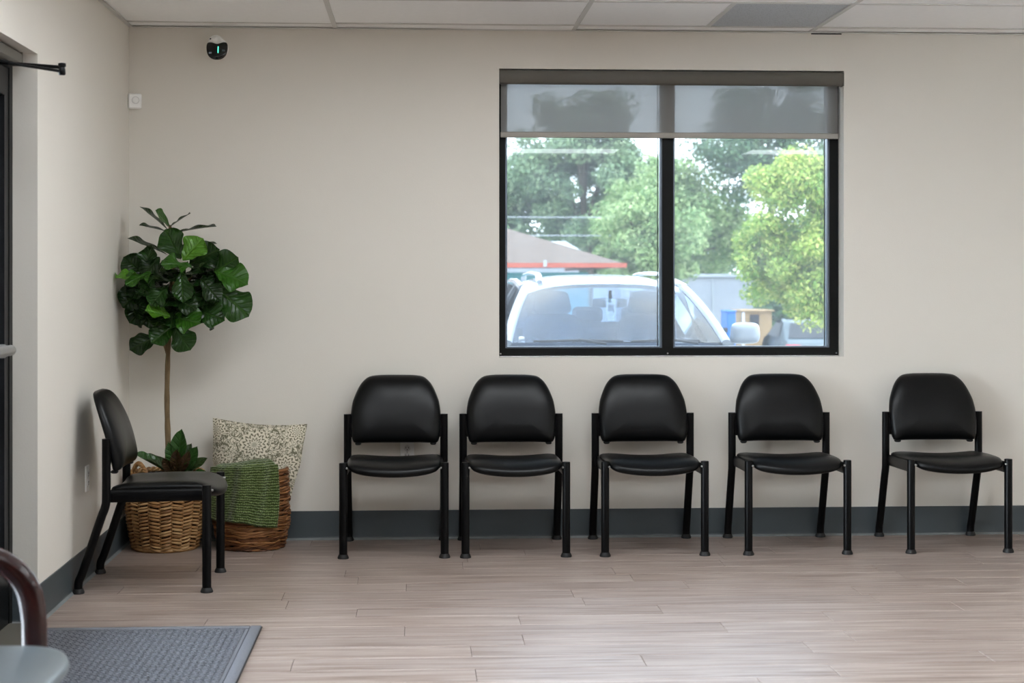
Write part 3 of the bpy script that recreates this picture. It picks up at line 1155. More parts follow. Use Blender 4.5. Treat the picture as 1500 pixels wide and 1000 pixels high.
MB().ring((0, 0, SH + .002), srad(SH), .0105, 60, 8, wob=lambda t: .002 * math.sin(31 * t)).build('rim', M['seagrass'], bk2)
MB().lathe([(.14, .004), (.158, .1), (.160, SH - .02), (.152, SH - .02), (.150, .12), (0, .115)], (0, 0, 0), 32).build('liner', M['liner'], bk2)


# pillow
def make_pillow_mat():
    k = NT('printed_linen')
    o = k.obj()
    s = k.n('ShaderNodeSeparateXYZ')
    warp = k.n('ShaderNodeTexNoise')
    warp.inputs['Scale'].default_value = 9
    k.put(warp.inputs['Vector'], o)
    wm = k.n('ShaderNodeVectorMath', operation='MULTIPLY_ADD')
    k.put(wm.inputs[0], warp.outputs['Color'])
    wm.inputs[1].default_value = (.02, .0, .02)
    k.put(wm.inputs[2], o)
    k.put(s.inputs[0], wm.outputs[0])
    X, Z = s.outputs[0], s.outputs[2]

    def medallion(cx, cz, R, petals):
        dx = k.math('SUBTRACT', X, cx)
        dz = k.math('SUBTRACT', Z, cz)
        r = k.math('SQRT', k.math('ADD', k.math('MULTIPLY', dx, dx), k.math('MULTIPLY', dz, dz)))
        th = k.math('ARCTAN2', dz, dx)
        wob = k.math('MULTIPLY', k.math('SINE', k.math('MULTIPLY', th, petals)), .006)
        rings = k.math('SINE', k.math('MULTIPLY', k.math('ADD', r, wob), 2 * math.pi / (R / 3.2)))
        inside = k.math('LESS_THAN', r, R)
        spokes = k.math('SINE', k.math('MULTIPLY', th, petals * 2))
        val = k.math('ADD', k.math('MULTIPLY', rings, .8), k.math('MULTIPLY', spokes, .45))
        return k.math('GREATER_THAN', val, .34), inside

    vor = k.n('ShaderNodeTexVoronoi', feature='DISTANCE_TO_EDGE')
    vor.inputs['Scale'].default_value = 34
    k.put(vor.inputs['Vector'], wm.outputs[0])
    n1 = k.noise(wm.outputs[0], 42, 2, .5, 1.6)
    curls = k.math('LESS_THAN', k.math('ABSOLUTE', k.math('SUBTRACT', n1, .5)), .042)
    buds = k.math('GREATER_THAN', k.noise(wm.outputs[0], 55, 1, .4, .6), .635)
    pat = k.math('MAXIMUM', curls, buds)
    pat = k.math('MAXIMUM', pat, k.math('LESS_THAN', vor.outputs['Distance'], .022))
    for m in ((-.005, .125, .072, 12), (.165, .02, .066, 10), (-.19, .02, .062, 10), (.0, -.06, .06, 12), (-.205, .19, .05, 8), (.2, .2, .05, 8)):
        a, ins = medallion(*m)
        pat = k.math('ADD', k.math('MULTIPLY', pat, k.math('SUBTRACT', 1.0, ins)), k.math('MULTIPLY', a, ins))
    olive = k.mix(k.noise(o, 14, 2), srgb(66, 66, 46), srgb(104, 98, 74))
    c = k.mix(k.math('MULTIPLY', pat, .88), srgb(214, 206, 186), olive)
    weave = k.noise(k.mapping(o, (900, 900, 900)), 1, 1)
    return k.done(k.bsdf(c, .9, normal=k.bump(weave, .3, .0008), spec=.15, sheen=.2))


M['pillow'] = make_pillow_mat()
pil = MB()
PWD, PHT = .235, .235


def pil_fn(side):
    def fn(u, v):
        a, b_ = u * 2 - 1, v * 2 - 1
        e = (1 - abs(a) ** 2.6) * (1 - abs(b_) ** 2.6)
        th = .062 * max(0, e) ** .55 * (1 - .25 * (b_ < -.3))
        pinch = 1 - .085 * (1 - a * a) * abs(b_) ** 4
        pinch2 = 1 - .075 * (1 - b_ * b_) * abs(a) ** 4
        taper = 1 - .30 * max(0, -b_ + .15) ** 1.0 / 1.15
        x = a * PWD * pinch2 * taper
        z = b_ * PHT * pinch
        wr = .004 * math.sin(9 * a + 4 * b_) * max(0, e) + .003 * math.sin(17 * b_ - 6 * a) * max(0, e)
        return (x, side * (th + wr * (side < 0)), z)
    return fn


pil.grid(pil_fn(-1), 26, 26)
pil.grid(lambda u, v: pil_fn(1)(1 - u, v), 26, 26)
pil_o = pil.build('pillow', M['pillow'], None, True, 180)
pil_o.location = (.655, -.135, .385)
pil_o.rotation_euler = (math.radians(-8), math.radians(4.2), 0)
tag(pil_o, 'cream pillow with olive medallion print standing in the seagrass basket', 'pillow')
pe = MB()
edge = []
for s in range(4):
    for i in range(20):
        t = i / 20
        u, v = [(t, 0), (1, t), (1 - t, 1), (0, 1 - t)][s]
        p = pil_fn(-1)(u, v)
        edge.append((p[0], 0, p[2]))
edge.append(edge[0])
pe.tube(edge, .0035, 6, cap=False)
pe.build('piping', M['pillow'], pil_o)


def make_knit():
    k = NT('green_knit')
    o = k.obj()
    u = k.n('ShaderNodeUVMap')
    w = k.n('ShaderNodeTexWave', bands_direction='Y')
    w.inputs['Scale'].default_value = 8.0
    w.inputs['Distortion'].default_value = 3.5
    w.inputs['Detail Scale'].default_value = 3
    k.put(w.inputs['Vector'], u.outputs[0])
    w2 = k.n('ShaderNodeTexWave', bands_direction='X')
    w2.inputs['Scale'].default_value = 15.0
    w2.inputs['Distortion'].default_value = 6.0
    k.put(w2.inputs['Vector'], u.outputs[0])
    h = k.math('MULTIPLY', w.outputs['Fac'], k.math('ADD', k.math('MULTIPLY', w2.outputs['Fac'], .4), .6))
    n = k.noise(u.outputs[0], 60, 3)
    flk = k.math('GREATER_THAN', k.math('MULTIPLY', h, k.math('ADD', n, .45)), .55)
    c = k.ramp(k.math('MULTIPLY', h, k.math('ADD', n, .4)), [(.0, srgb(54, 68, 29)), (.45, srgb(76, 94, 44)), (.9, srgb(108, 124, 66))])
    c = k.mix(k.math('MULTIPLY', flk, .28), c, srgb(160, 174, 128))
    return k.done(k.bsdf(c, .95, normal=k.bump(h, .9, .006), spec=.1, sheen=.3))


M['knit'] = make_knit()
NU, NV = 46, 44


def blanket_fn(u, v):
    # u across, v = 0 on the pillow inside the basket, 1 = hem hanging in front
    ang = math.radians(-158 + (112 - 7 * v) * u + 3 * math.sin(v * 3))
    fold = .014 * math.sin(u * 12 + .6 + v) * min(1, v * 1.6) + .007 * math.sin(u * 25 + 2 * v)
    if v < .22:
        t = v / .22
        R = .090 + (.178 - .090) * t
        z = .418 + .014 * (u - .4) + .012 * math.sin(math.pi * t) + .035 * (1 - t) * math.sin(u * 2.6) * u
        if t > .8:
            z -= .006 * (t - .8) / .2
    else:
        t = (v - .22) / .78
        zt = .418 + .014 * (u - .4) - (.248 + .052 * u + .008 * math.sin(u * 9)) * t
        z = zt
        R = srad(min(zt, .36)) + .020 + .006 * t
        z -= .0
    R += fold + .008
    return (R * math.cos(ang), R * math.sin(ang) * 1.0, z)


bl = MB().grid(blanket_fn, NU, NV)
me = bl.mesh('blanket', M['knit'], True, 180)
uvl = me.uv_layers.new(name='UVMap')
uvs = []
for p in me.polygons:
    for vi in p.vertices:
        i, j = vi % (NU + 1), vi // (NU + 1)
        uvs += [i / NU, j / NV * 1.15]
uvl.data.foreach_set('uv', uvs)
bo = link('blanket', me)
bo.location = (SX, SY, 0)
tag(bo, 'green knitted throw draped over the front of the seagrass basket', 'blanket')
so = bo.modifiers.new('thickness', 'SOLIDIFY')
so.thickness = .007
so.offset = 1

# ================================================================== things on the walls
sc_ = empty('security_camera', (.452, 0, 2.512), 0, 'white security camera with a glossy black face near the ceiling', 'camera')
RX = Matrix.Rotation(math.pi / 2, 3, 'X')
MB().lathe([(.043, 0), (.043, .012), (.038, .018), (.02, .020)], (-.012, 0, .022), 28, RX).build('mount_plate', M['white_plastic'], sc_)
for s in (-1, 1):
    MB().lathe([(.004, .0), (.004, .003), (.002, .004)], (-.012 + s * .027, -.0175, .040 - .004 * s), 10, RX).build('screw', M['dark_slot'], sc_)
bd = MB()
prof = [(.001, .075), (.018, .073), (.034, .062), (.046, .042), (.0515, .018), (.052, 0), (.051, -.015), (.046, -.026), (.036, -.030)]
TM = Matrix.Rotation(math.radians(62), 3, 'X')
bd.tube([(-.012, -.015, .024), (-.008, -.045, .010), (0, -.075, -.004)], [.030, .034, .040], 18)
bd.lathe([(.03, -.04), (.046, -.03), (.0525, -.01), (.053, .006), (.050, .022)], (.006, -.088, -.014), 32, Matrix.Rotation(math.radians(80), 3, 'X'))
body = bd.build('camera_body', M['white_plastic'], sc_)
fc = MB()
outl = [(p.x, p.y) for p in spline([(-.050, .020, 0), (-.03, .026, 0), (0, .018, 0), (.03, .026, 0), (.050, .020, 0), (.053, -.012, 0), (.043, -.044, 0), (.018, -.062, 0), (-.018, -.062, 0), (-.043, -.044, 0), (-.053, -.012, 0)], 3, True)]
fc.pad(outl, lambda x, z, h: (x + .006, -.112 - h + .16 * z, -.012 + z), .014, .012)
face = fc.build('camera_face', M['gloss_black'], sc_, True, 80)
k = NT('green_led')
M['led'] = k.done(k.bsdf((.02, .4, .25, 1), .4, emit=(.1, 1.0, .65, 1), estr=1.6))
MB().cbox((.013, -.1300, -.026), (.0045, .003, .034), Matrix.Rotation(-.16, 3, 'X'), ch=.001).build('status_light', M['led'], face)
for x, z in ((-.026, -.042), (.040, -.030)):
    MB().cbox((x, -.1265, z), (.014, .008, .009), ch=.001).build('infrared_window', M['blue_grey'], face)

ps = empty('motion_sensor', (.030, -.012, 2.236), math.radians(14), 'small square white motion sensor in the wall corner', 'sensor')
MB().cbox((0, -.012, 0), (.066, .028, .078), ch=.006).build('sensor_body', M['white_plastic'], ps)
MB().ring((.003, -.027, .004), .017, .0022, 32, 8, 'y').build('lens_ring', M['grey_plastic'], ps)
MB().lathe([(.016, 0), (.014, .004), (.004, .006)], (.003, -.0255, .004), 24, RX).build('lens', M['white_plastic'], ps)


def outlet(loc, rz, label):
    r = empty('wall_outlet', loc, rz, label, 'outlet')
    MB().cbox((0, -.003, 0), (.071, .006, .115), ch=.002).build('cover_plate', M['white_plastic'], r)
    for s in (-1, 1):
        rc_ = MB().lathe([(.0165, 0), (.0165, .003), (.015, .0035)], (0, -.0055, s * .0195), 20, RX).build('receptacle', M['grey_plastic'], r)
        for x in (-.0065, .0065):
            MB().box(x - .0012, x + .0012, -.0095, -.0088, s * .0195 - .001, s * .0195 + .0075).build('slot', M['dark_slot'], rc_, False)
        MB().lathe([(.0026, 0), (.0026, .0008)], (0, -.0088, s * .0195 - .008), 10, RX).build('slot', M['dark_slot'], rc_)
    MB().lathe([(.003, 0), (.002, .001)], (0, -.006, 0), 10, RX).build('cover_screw', M['screw'], r)
    return r


outlet((1.412, 0, .447), 0, 'white duplex outlet on the back wall behind the first chair')
outlet((0, -1.075, .45), math.radians(90), 'white duplex outlet on the left wall behind the side chair')

# ================================================================== door mat
def make_mat_mat():
    k = NT('ribbed_carpet')
    p = k.pos()
    f = k.noise(p, 240, 3)
    g = k.noise(p, 12, 3)
    c = k.mix(f, srgb(82, 84, 89), srgb(138, 140, 146))
    c = k.mix(k.math('MULTIPLY', g, .3), c, srgb(116, 116, 120))
    return k.done(k.bsdf(c, .95, normal=k.bump(f, .7, .003), spec=.1))


M['carpet'] = make_mat_mat()
mt_ = empty('door_mat', (.44, -3.02, 0), 0, 'grey ribbed entrance mat with a diamond pattern on the floor', 'mat')
HX, HY2 = .435, .89
MB().cbox((0, 0, .002), (HX * 2, HY2 * 2, .004), ch=.001).build('backing', M['rubber'], mt_)
bdm = MB()
for s in (-1, 1):
    bdm.cbox((s * (HX - .024), 0, .006), (.040, HY2 * 2 - .01, .006), ch=.002)
    bdm.cbox((0, s * (HY2 - .024), .006), (HX * 2 - .092, .040, .006), ch=.002)
bdm.build('border', M['carpet'], mt_)
pile = MB()
pile.box(-HX + .048, HX - .048, -HY2 + .048, HY2 - .048, .003, .0055)
ST = .026
nx, ny = int(HX * 2 / ST), int(HY2 * 2 / ST)
for i in range(nx):
    for j in range(ny):
        x = -HX + .055 + (i + .5) * ST
        y = -HY2 + .055 + (j + .5) * ST
        if x > HX - .065 or y > HY2 - .065:
            continue
        d = 1 if (i + j) % 2 else -1
        for q in (-.25, .25):
            Mz = Matrix.Rotation(d * math.radians(45), 3, 'Z')
            c_ = Vector((x, y, .0065)) + Mz @ Vector((0, q * ST, 0))
            pile.cbox(c_, (ST * .86, ST * .30, .006), Mz)
o = pile.build('ribbed_pile', M['carpet'], mt_, False)
o['kind'] = 'stuff'

# ================================================================== wooden armchair in the foreground
def cherry():
    k = NT('cherry_wood')
    o = k.obj()
    f = k.noise(k.mapping(o, (60, 8, 8)), 2.0, 4, .6, .3)
    c = k.ramp(f, [(.25, srgb(34, 8, 6)), (.55, srgb(48, 12, 9)), (.85, srgb(62, 18, 12))])
    return k.done(k.bsdf(c, .25, spec=.4, coat=.3, normal=k.bump(f, .02, .0005)))


M['cherry'] = cherry()
M['seat_grey'] = simple('blue_grey_vinyl', srgb(112, 122, 128), .34, var=.06, bump=.15, bscale=300)
ac = empty('wooden_armchair', (.05, -4.72, 0), math.radians(90), 'cherry wood armchair with a blue grey seat in the foreground corner', 'chair')
# local: rear at y=0, faces -Y
outl = [(-.235, -.06), (0, -.05), (.235, -.06), (.255, -.25), (.262, -.45), (.245, -.56), (.15, -.605), (0, -.615), (-.15, -.605), (-.245, -.56), (-.262, -.45), (-.255, -.25)]
outl = [(p.x, p.y) for p in spline([(x, y, 0) for x, y in outl], 4, True)][::-1]
mb = MB().pad(outl, lambda x, y, h: (x, y, .425 + h), .045, .03)
mb.f = [tuple(reversed(q)) for q in mb.f]
mb.build('seat', M['seat_grey'], ac, True, 80)
outl = [(-.22, 0), (0, -.005), (.22, 0), (.235, .15), (.215, .33), (.12, .39), (0, .40), (-.12, .39), (-.215, .33), (-.235, .15)]
outl = [(p.x, p.y) for p in spline([(x, y, 0) for x, y in outl], 4, True)]
MB().pad(outl, lambda x, z, h: (x, -.075 + .07 * z - h, .52 + z), .03, .02).build('backrest', M['seat_grey'], ac, True, 80)
for s in (-1, 1):
    x = s * .275
    pth = spline([(x, -.03, .655), (x, -.20, .668), (x, -.36, .662), (x, -.43, .640), (x, -.475, .590), (x, -.492, .52), (x, -.495, .42), (x, -.492, .2), (x, -.49, .0)], 6)
    MB().tube(pth, .030, 14, squash=(1.02, .72), up=(0, 0, 1)).build('arm', M['cherry'], ac)
    pth = spline([(x, .0, 0), (x, -.045, .25), (x, -.055, .45), (x, -.03, .655), (s * .255, .015, .93)], 5)
    MB().tube(pth, .024, 12, squash=(1, .8)).build('leg', M['cherry'], ac)
rl_ = MB()
rl_.box(-.27, .27, -.49, -.465, .33, .395)
rl_.box(-.27, .27, -.07, -.045, .33, .395)
for s in (-1, 1):
    rl_.box(s * .275 - .012, s * .275 + .012, -.48, -.06, .33, .395)
rl_.box(-.26, .26, .0, .022, .86, .92)
rl_.build('seat_rail', M['cherry'], ac, False)

# ================================================================== outside
def gz(y):
    """parking lot falls gently away from the building"""
    if y < 4:
        return -.32
    if y < 16:
        return -.32 - .045 * (y - 4)
    return -.86


k = NT('asphalt')
p_ = k.pos()
f_ = k.noise(p_, 60, 4)
c_ = k.mix(f_, srgb(138, 138, 136), srgb(176, 175, 171))
c_ = k.mix(k.math('MULTIPLY', k.noise(p_, .5, 3), .4), c_, srgb(132, 130, 126))
M['asphalt'] = k.done(k.bsdf(c_, .9, normal=k.bump(f_, .4, .01), spec=.2))
gr = MB()
ys = [WT + .01, 4, 8, 12, 16, 40, 90]
vs = [(x, y, gz(y)) for y in ys for x in (-60, 60)]
gr.add(vs, [(2 * i, 2 * i + 1, 2 * i + 3, 2 * i + 2) for i in range(len(ys) - 1)])
struct(gr.build('ground', M['asphalt'], smooth=False), 'pale asphalt parking lot outside the window')
sw = MB().box(-20, 24, WT + .01, 1.75, -.33, -.17)  # unseen strip added to bounce sunlight up to the ceiling
k = NT('reflector_concrete')
M['reflector'] = k.done(k.bsdf(k.mix(k.noise(k.pos(), 24, 4), srgb(222, 220, 215), srgb(236, 234, 230)), .9, spec=.2))
struct(sw.build('reflector', M['reflector'], smooth=False), 'unseen added concrete sidewalk under the window outside')
# ground on the entrance side and behind the building
g2 = MB()
g2.add([(-60, -60, -.17), (-.21, -60, -.17), (-.21, WT, -.17), (-60, WT, -.17)], [(0, 1, 2, 3)])
g2.add([(-.21, -60, -.17), (60, -60, -.17), (60, ROOM_Y - .21, -.17), (-.21, ROOM_Y - .21, -.17)], [(0, 1, 2, 3)])
k = NT('concrete')
M['concrete'] = k.done(k.bsdf(k.mix(k.noise(k.pos(), 20, 4), srgb(200, 198, 193), srgb(222, 220, 215)), .9, spec=.2))
struct(g2.build('entrance_pavement', M['concrete'], smooth=False), 'concrete pavement outside the entrance door')

# ------------------------------------------------------------------ white SUV parked nose to the window
M['car_paint'] = simple('silver_white_paint', srgb(128, 134, 141), .22, var=.02, spec=.5, coat=.6)
M['car_glass'] = glass('car_glass', (.64, .77, .92, 1), refl=1.15)
M['car_dark'] = simple('black_trim', srgb(30, 32, 36), .5)
M['car_seat'] = simple('car_seat_grey', srgb(58, 64, 74), .8)
M['tyre'] = simple('tyre', srgb(26, 26, 27), .8)
M['chrome'] = simple('chrome', srgb(200, 205, 210), .15, metal=.9)
M['red_lens'] = simple('red_lens', srgb(190, 40, 46), .25)
M['plate_white'] = simple('plate_white', srgb(232, 232, 230), .5)
M['tag_paper'] = simple('paper_tag', srgb(226, 232, 226), .7)


def make_suv():
    r = empty('parked_suv', (2.92, 2.37, gz(3)), 0, 'white sport utility vehicle parked nose first against the window', 'car')
    # lower body: lofted sections  (y, half width, z low, z top, crown)
    S = [(0.00, .60, .42, .70), (.06, .76, .30, .82), (.25, .88, .25, .96), (.6, .92, .23, 1.07), (1.05, .925, .22, 1.15), (1.3, .925, .22, 1.17),
         (2.2, .93, .21, 1.16), (3.3, .93, .21, 1.16), (4.2, .92, .24, 1.15), (4.5, .88, .30, 1.12), (4.6, .80, .38, 1.02)]
    mb = MB()
    vs = []
    N = 15
    for y, hw, z0, z1 in S:
        for i in range(N):
            t = i / (N - 1)
            if i <= 4:
                u = i / 4
                p = (-hw * (.80 + .20 * min(1, u * 1.3)), z0 + (z1 - z0) * .62 * u)
            elif i <= 7:
                u = (i - 4) / 3
                p = (-hw * (1 - .16 * u * u), z0 + (z1 - z0) * (.62 + .36 * u))
            else:
                p = None
            if p is None:
                j = N - 1 - i
                if j <= 4:
                    u = j / 4
                    p = (hw * (.80 + .20 * min(1, u * 1.3)), z0 + (z1 - z0) * .62 * u)
                else:
                    u = (j - 4) / 3
                    p = (hw * (1 - .16 * u * u), z0 + (z1 - z0) * (.62 + .36 * u))
            if i == 7:
                p = (0.0, z1 + .02)
            vs.append((p[0], y, p[1]))
    fs = []
    for s in range(len(S) - 1):
        for i in range(N - 1):
            # leave the cabin open on top
            if 1.05 <= S[s][0] < 4.2 and i in (6, 7):
                continue
            fs.append((s * N + i, s * N + i + 1, (s + 1) * N + i + 1, (s + 1) * N + i))
    fs.append(tuple(range(N)))
    fs.append(tuple(range(len(S) * N - 1, (len(S) - 1) * N - 1, -1)))
    mb.add(vs, fs)
    mb.build('body', M['car_paint'], r, True, 50)
    # greenhouse corner lines
    def A(t, s):   # A pillar from windshield base to roof
        return Vector((s * (.80 - .16 * t - .03 * t * t), 1.16 + .80 * t, 1.19 + .40 * t + .02 * math.sin(t * 3.14)))
    ws = MB()

    def wsf(u, v):
        a, b_ = A(v, -1), A(v, 1)
        p = a.lerp(b_, u)
        bow = 1 - (2 * u - 1) ** 2
        p.y -= .16 * bow * (1 - .35 * v)
        p.z += .03 * bow * v + .01 * bow
        return p
    ws.grid(wsf, 16, 10)
    ws.build('windshield', M['car_glass'], r)
    # roof
    def rf(u, v):
        y = 1.96 + (4.22 - 1.96) * v
        hw = .61 + .012 * math.sin(v * 3.14)
        crown = 1.59 + .085 * math.sin(math.pi * (.12 + .76 * v) ** .9) + .0
        s = 2 * u - 1
        bow = 1 - s * s
        x = s * hw
        yy = y - .16 * .65 * bow * (1 - v) + .10 * bow * v
        z = crown - .055 + .075 * (1 - abs(s) ** 3.2)
        return (x, yy, z - .03 * (v < .01) - .02 * (v > .99))
    ro_ = MB().grid(rf, 18, 12)
    ro_.grid(lambda u, v: (lambda q: (q[0], q[1], q[2] - .03))(rf(1 - u, v)), 18, 12)
    ro_.build('roof', M['car_paint'], r, True, 60)
    for s in (-1, 1):
        MB().tube([A(t, s) + Vector((s * .008, 0, 0)) for t in [i / 8 for i in range(9)]], .034, 8, squash=(.8, 1.1)).build('pillar', M['car_paint'], r)
        MB().tube([(s * .855, 2.42, 1.13), (s * .78, 2.45, 1.38), (s * .645, 2.5, 1.60)], .035, 8).build('pillar', M['car_dark'], r)
        MB().tube([(s * .855, 3.55, 1.13), (s * .78, 3.52, 1.38), (s * .645, 3.48, 1.60)], .04, 8).build('pillar', M['car_dark'], r)
        MB().tube([(s * .79, 4.5, 1.12), (s * .73, 4.38, 1.36), (s * .62, 4.2, 1.60)], .07, 8).build('pillar', M['car_paint'], r)
        MB().tube([(s * .645, 1.96, 1.585), (s * .65, 2.6, 1.63), (s * .65, 3.4, 1.635), (s * .63, 4.2, 1.60)], .032, 8).build('roof_edge', M['car_paint'], r)
        for y0, y1 in ((1.32, 2.40), (2.46, 3.52), (3.58, 4.30)):
            tf = max(0, min(1, (2.0 - y0) / .7))
            g = MB()
            zt = 1.60 if y0 > 1.5 else 1.60
            yt0 = max(y0, 1.98)
            g.add([(s * .85, y0, 1.15), (s * .85, y1, 1.15), (s * .65, min(y1 + .03, 4.15), zt), (s * .65, yt0, zt)], [(0, 1, 2, 3)])
            g.build('side_window', M['car_glass'], r, False)
        # roof rail: arched foot and bar
        rl = MB().tube(spline([(s * .50, 2.12, 1.635), (s * .50, 2.20, 1.675), (s * .50, 2.34, 1.695), (s * .50, 3.2, 1.705), (s * .50, 3.95, 1.69), (s * .50, 4.12, 1.64)], 5), .018, 8, squash=(1.0, 1.4))
        rl.build('roof_rail', M['chrome'], r)
        # door mirror
        mo = [(p.x, p.y) for p in spline([(-.105, -.07, 0), (.06, -.075, 0), (.105, -.04, 0), (.10, .05, 0), (.06, .08, 0), (-.09, .075, 0), (-.115, .0, 0)], 4, True)]
        mm_ = MB().pad(mo, lambda x, z, h: (s * (1.02 + x), 1.52 - h, 1.245 + z), .075, .035)
        mm_.tube([(s * .88, 1.53, 1.17), (s * .93, 1.53, 1.18)], .03, 8)
        mm_.build('door_mirror', M['car_paint'], r, True, 70)
        for y in (.92, 3.62):
            Mr = Matrix.Rotation(math.pi / 2, 3, 'Y')
            wl = MB().lathe([(.20, -.10), (.32, -.10), (.35, -.07), (.35, .07), (.32, .10), (.20, .10)], (s * .83, y, .35), 28, Mr).build('wheel', M['tyre'], r)
            MB().lathe([(.03, -.105), (.21, -.10), (.21, .10), (.03, .105)], (s * .83, y, .35), 20, Mr).build('rim', M['chrome'], wl)
        hl = MB().cbox((s * .66, .135, .80), (.34, .16, .12), Matrix.Rotation(s * .35, 3, 'Z'), ch=.03)
        hl.build('headlight', M['chrome'], r)
        # wipers
    wp = MB().tube([(-.62, 1.075, 1.205), (-.30, 1.00, 1.215), (.02, .985, 1.208)], [.008, .012, .008], 6)
    wp.tube([(-.10, .96, 1.19), (-.30, .99, 1.222)], .010, 6)
    wp.build('wiper', M['car_dark'], r)
    wp = MB().tube([(.08, .985, 1.207), (.36, 1.03, 1.215), (.60, 1.10, 1.205)], [.008, .012, .008], 6)
    wp.tube([(.58, 1.06, 1.19), (.36, 1.02, 1.222)], .010, 6)
    wp.build('wiper', M['car_dark'], r)
    MB().box(-.50, .50, -.01, .06, .50, .72).build('grille', M['car_dark'], r, False)
    # cabin
    MB().grid(lambda u, v: (-.78 + 1.56 * u, 1.10 + .55 * v, 1.13 + .05 * math.sin(v * 3.1)), 6, 4).build('dashboard', M['car_seat'], r)
    def seat(x, y):
        q = MB()
        o1 = [(p.x, p.y) for p in spline([(-.22, 0, 0), (.22, 0, 0), (.24, .3, 0), (.19, .56, 0), (-.19, .56, 0), (-.24, .3, 0)], 4, True)]
        q.pad(o1, lambda a, z, h: (x + a, y + .16 * z - h, .80 + z), .07, .06)
        o2 = [(p.x, p.y) for p in spline([(-.13, 0, 0), (.13, 0, 0), (.14, .10, 0), (.10, .17, 0), (-.10, .17, 0), (-.14, .10, 0)], 4, True)]
        q.pad(o2, lambda a, z, h: (x + a, y + .09 + .1 * z - h, 1.385 + z), .05, .05)
        q.build('seat', M['car_seat'], r, True, 70)
    seat(-.38, 2.25)
    seat(.38, 2.25)
    bs = MB().cbox((0, 3.25, .98), (1.3, .18, .62), ch=.05)
    for x in (-.42, 0, .42):
        bs.cbox((x, 3.30, 1.35), (.26, .10, .14), ch=.03)
    bs.build('rear_bench', M['car_seat'], r)
    rw = MB().grid(lambda u, v: ((2 * u - 1) * (.72 - .10 * v), 4.50 - .30 * v + .06 * (1 - (2 * u - 1) ** 2), 1.13 + .46 * v), 8, 4)
    rw.build('rear_window', M['car_glass'], r)
    mo = [(p.x, p.y) for p in spline([(-.11, -.032, 0), (.11, -.032, 0), (.128, 0, 0), (.11, .034, 0), (-.11, .034, 0), (-.128, 0, 0)], 4, True)]
    mir = MB().pad(mo, lambda x, z, h: (x, 1.62 - h, 1.475 + z), .02, .015)
    mir.tube([(0, 1.61, 1.50), (0, 1.60, 1.57)], .012, 8)
    mir.build('rear_view_mirror', M['car_dark'], r)
    tg = MB().cbox((.005, 1.585, 1.425), (.075, .003, .17), ch=.0)
    tgo = tg.build('hanging_tag', M['tag_paper'], r, False)
    MB().cbox((.005, 1.583, 1.44), (.04, .002, .05)).build('tag_print', M['car_seat'], tgo, False)
    MB().cbox((.44, 1.19, 1.196), (.10, .004, .02), Matrix.Rotation(.4, 3, 'X')).build('sticker', M['plate_white'], r, False)
    MB().cbox((-.70, 1.17, 1.215), (.045, .004, .045), Matrix.Rotation(.4, 3, 'X'), ch=.001).build('sticker', M['plate_white'], r, False)
    return r


make_suv()


def far_car(loc, rz, paint, label, w=1.78, L=4.4):
    r = empty('parked_car', loc, rz, label, 'car')
    prof = [(-L / 2, .38), (-L / 2 + .04, .80), (-L / 2 + .25, .94), (-1.35, .98), (-.85, 1.38), (-.2, 1.46), (.45, 1.42), (1.15, 1.02), (1.7, .92), (L / 2 - .08, .72), (L / 2, .40), (L / 2 - .2, .25), (-L / 2 + .2, .25)]
    mb = MB()
    n = len(prof)
    rows = []
    for s, k_ in ((-1, .86), (-1, 1.0), (1, 1.0), (1, .86)):
        rows.append([(s * w / 2 * (k_ if True else 1) * (1 - .22 * max(0, z - .95) / .5), y, z - (.0 if k_ == 1.0 else -.03 * (z > 1.2))) for y, z in prof])
    vs = [p for q in rows for p in q]
    fs = []
    for i in range(3):
        for j in range(n):
            fs.append((i * n + j, i * n + (j + 1) % n, (i + 1) * n + (j + 1) % n, (i + 1) * n + j))
    fs += [tuple(range(n)), tuple(range(4 * n - 1, 3 * n - 1, -1))]
    mb.add(vs, fs)
    mb.build('body', paint, r, True, 35)
    gl = MB()
    for y0, z0, y1, z1 in ((-1.33, 1.0, -.88, 1.36), (.50, 1.39, 1.10, 1.05)):
        gl.add([(-.66, y0, z0 + .012), (.66, y0, z0 + .012), (.56, y1, z1 + .012), (-.56, y1, z1 + .012)], [(0, 1, 2, 3)])
    for s in (-1, 1):
        gl.add([(s * .885, -1.1, 1.02), (s * .885, .95, 1.02), (s * .74, .40, 1.37), (s * .74, -.8, 1.37)], [(0, 1, 2, 3)])
    gl.build('windows', M['car_dark'], r, False)
    for s in (-1, 1):
        MB().cbox((s * .66, -L / 2 + .03, .80), (.36, .10, .15), ch=.02).build('tail_light', M['red_lens'], r)
        for y in (-1.35, 1.35):
            Mr = Matrix.Rotation(math.pi / 2, 3, 'Y')
            MB().lathe([(.2, -.1), (.31, -.09), (.31, .09), (.2, .1)], (s * .80, y, .31), 20, Mr).build('wheel', M['tyre'], r)
    MB().cbox((0, -L / 2 - .005, .76), (.32, .02, .16), ch=.004).build('licence_plate', M['plate_white'], r)
    MB().cbox((0, -L / 2 + .02, .5), (w * .93, .10, .2), ch=.03).build('bumper', paint, r)
    return r


M['paint_teal'] = simple('grey_green_paint', srgb(52, 66, 68), .35, coat=.2)
M['paint_white'] = simple('white_paint', srgb(172, 174, 178), .25, coat=.5)
fc_ = far_car((10.45, 29.3, gz(29) - .0), math.radians(-5), M['paint_teal'], 'grey green sedan with red tail lights parked under the trees')
fc_.scale = (.92, .92, .88)
far_car((9.25, 15.6, gz(15.6) - .0), math.radians(-8), M['paint_white'], 'white car at the lower right corner of the window')

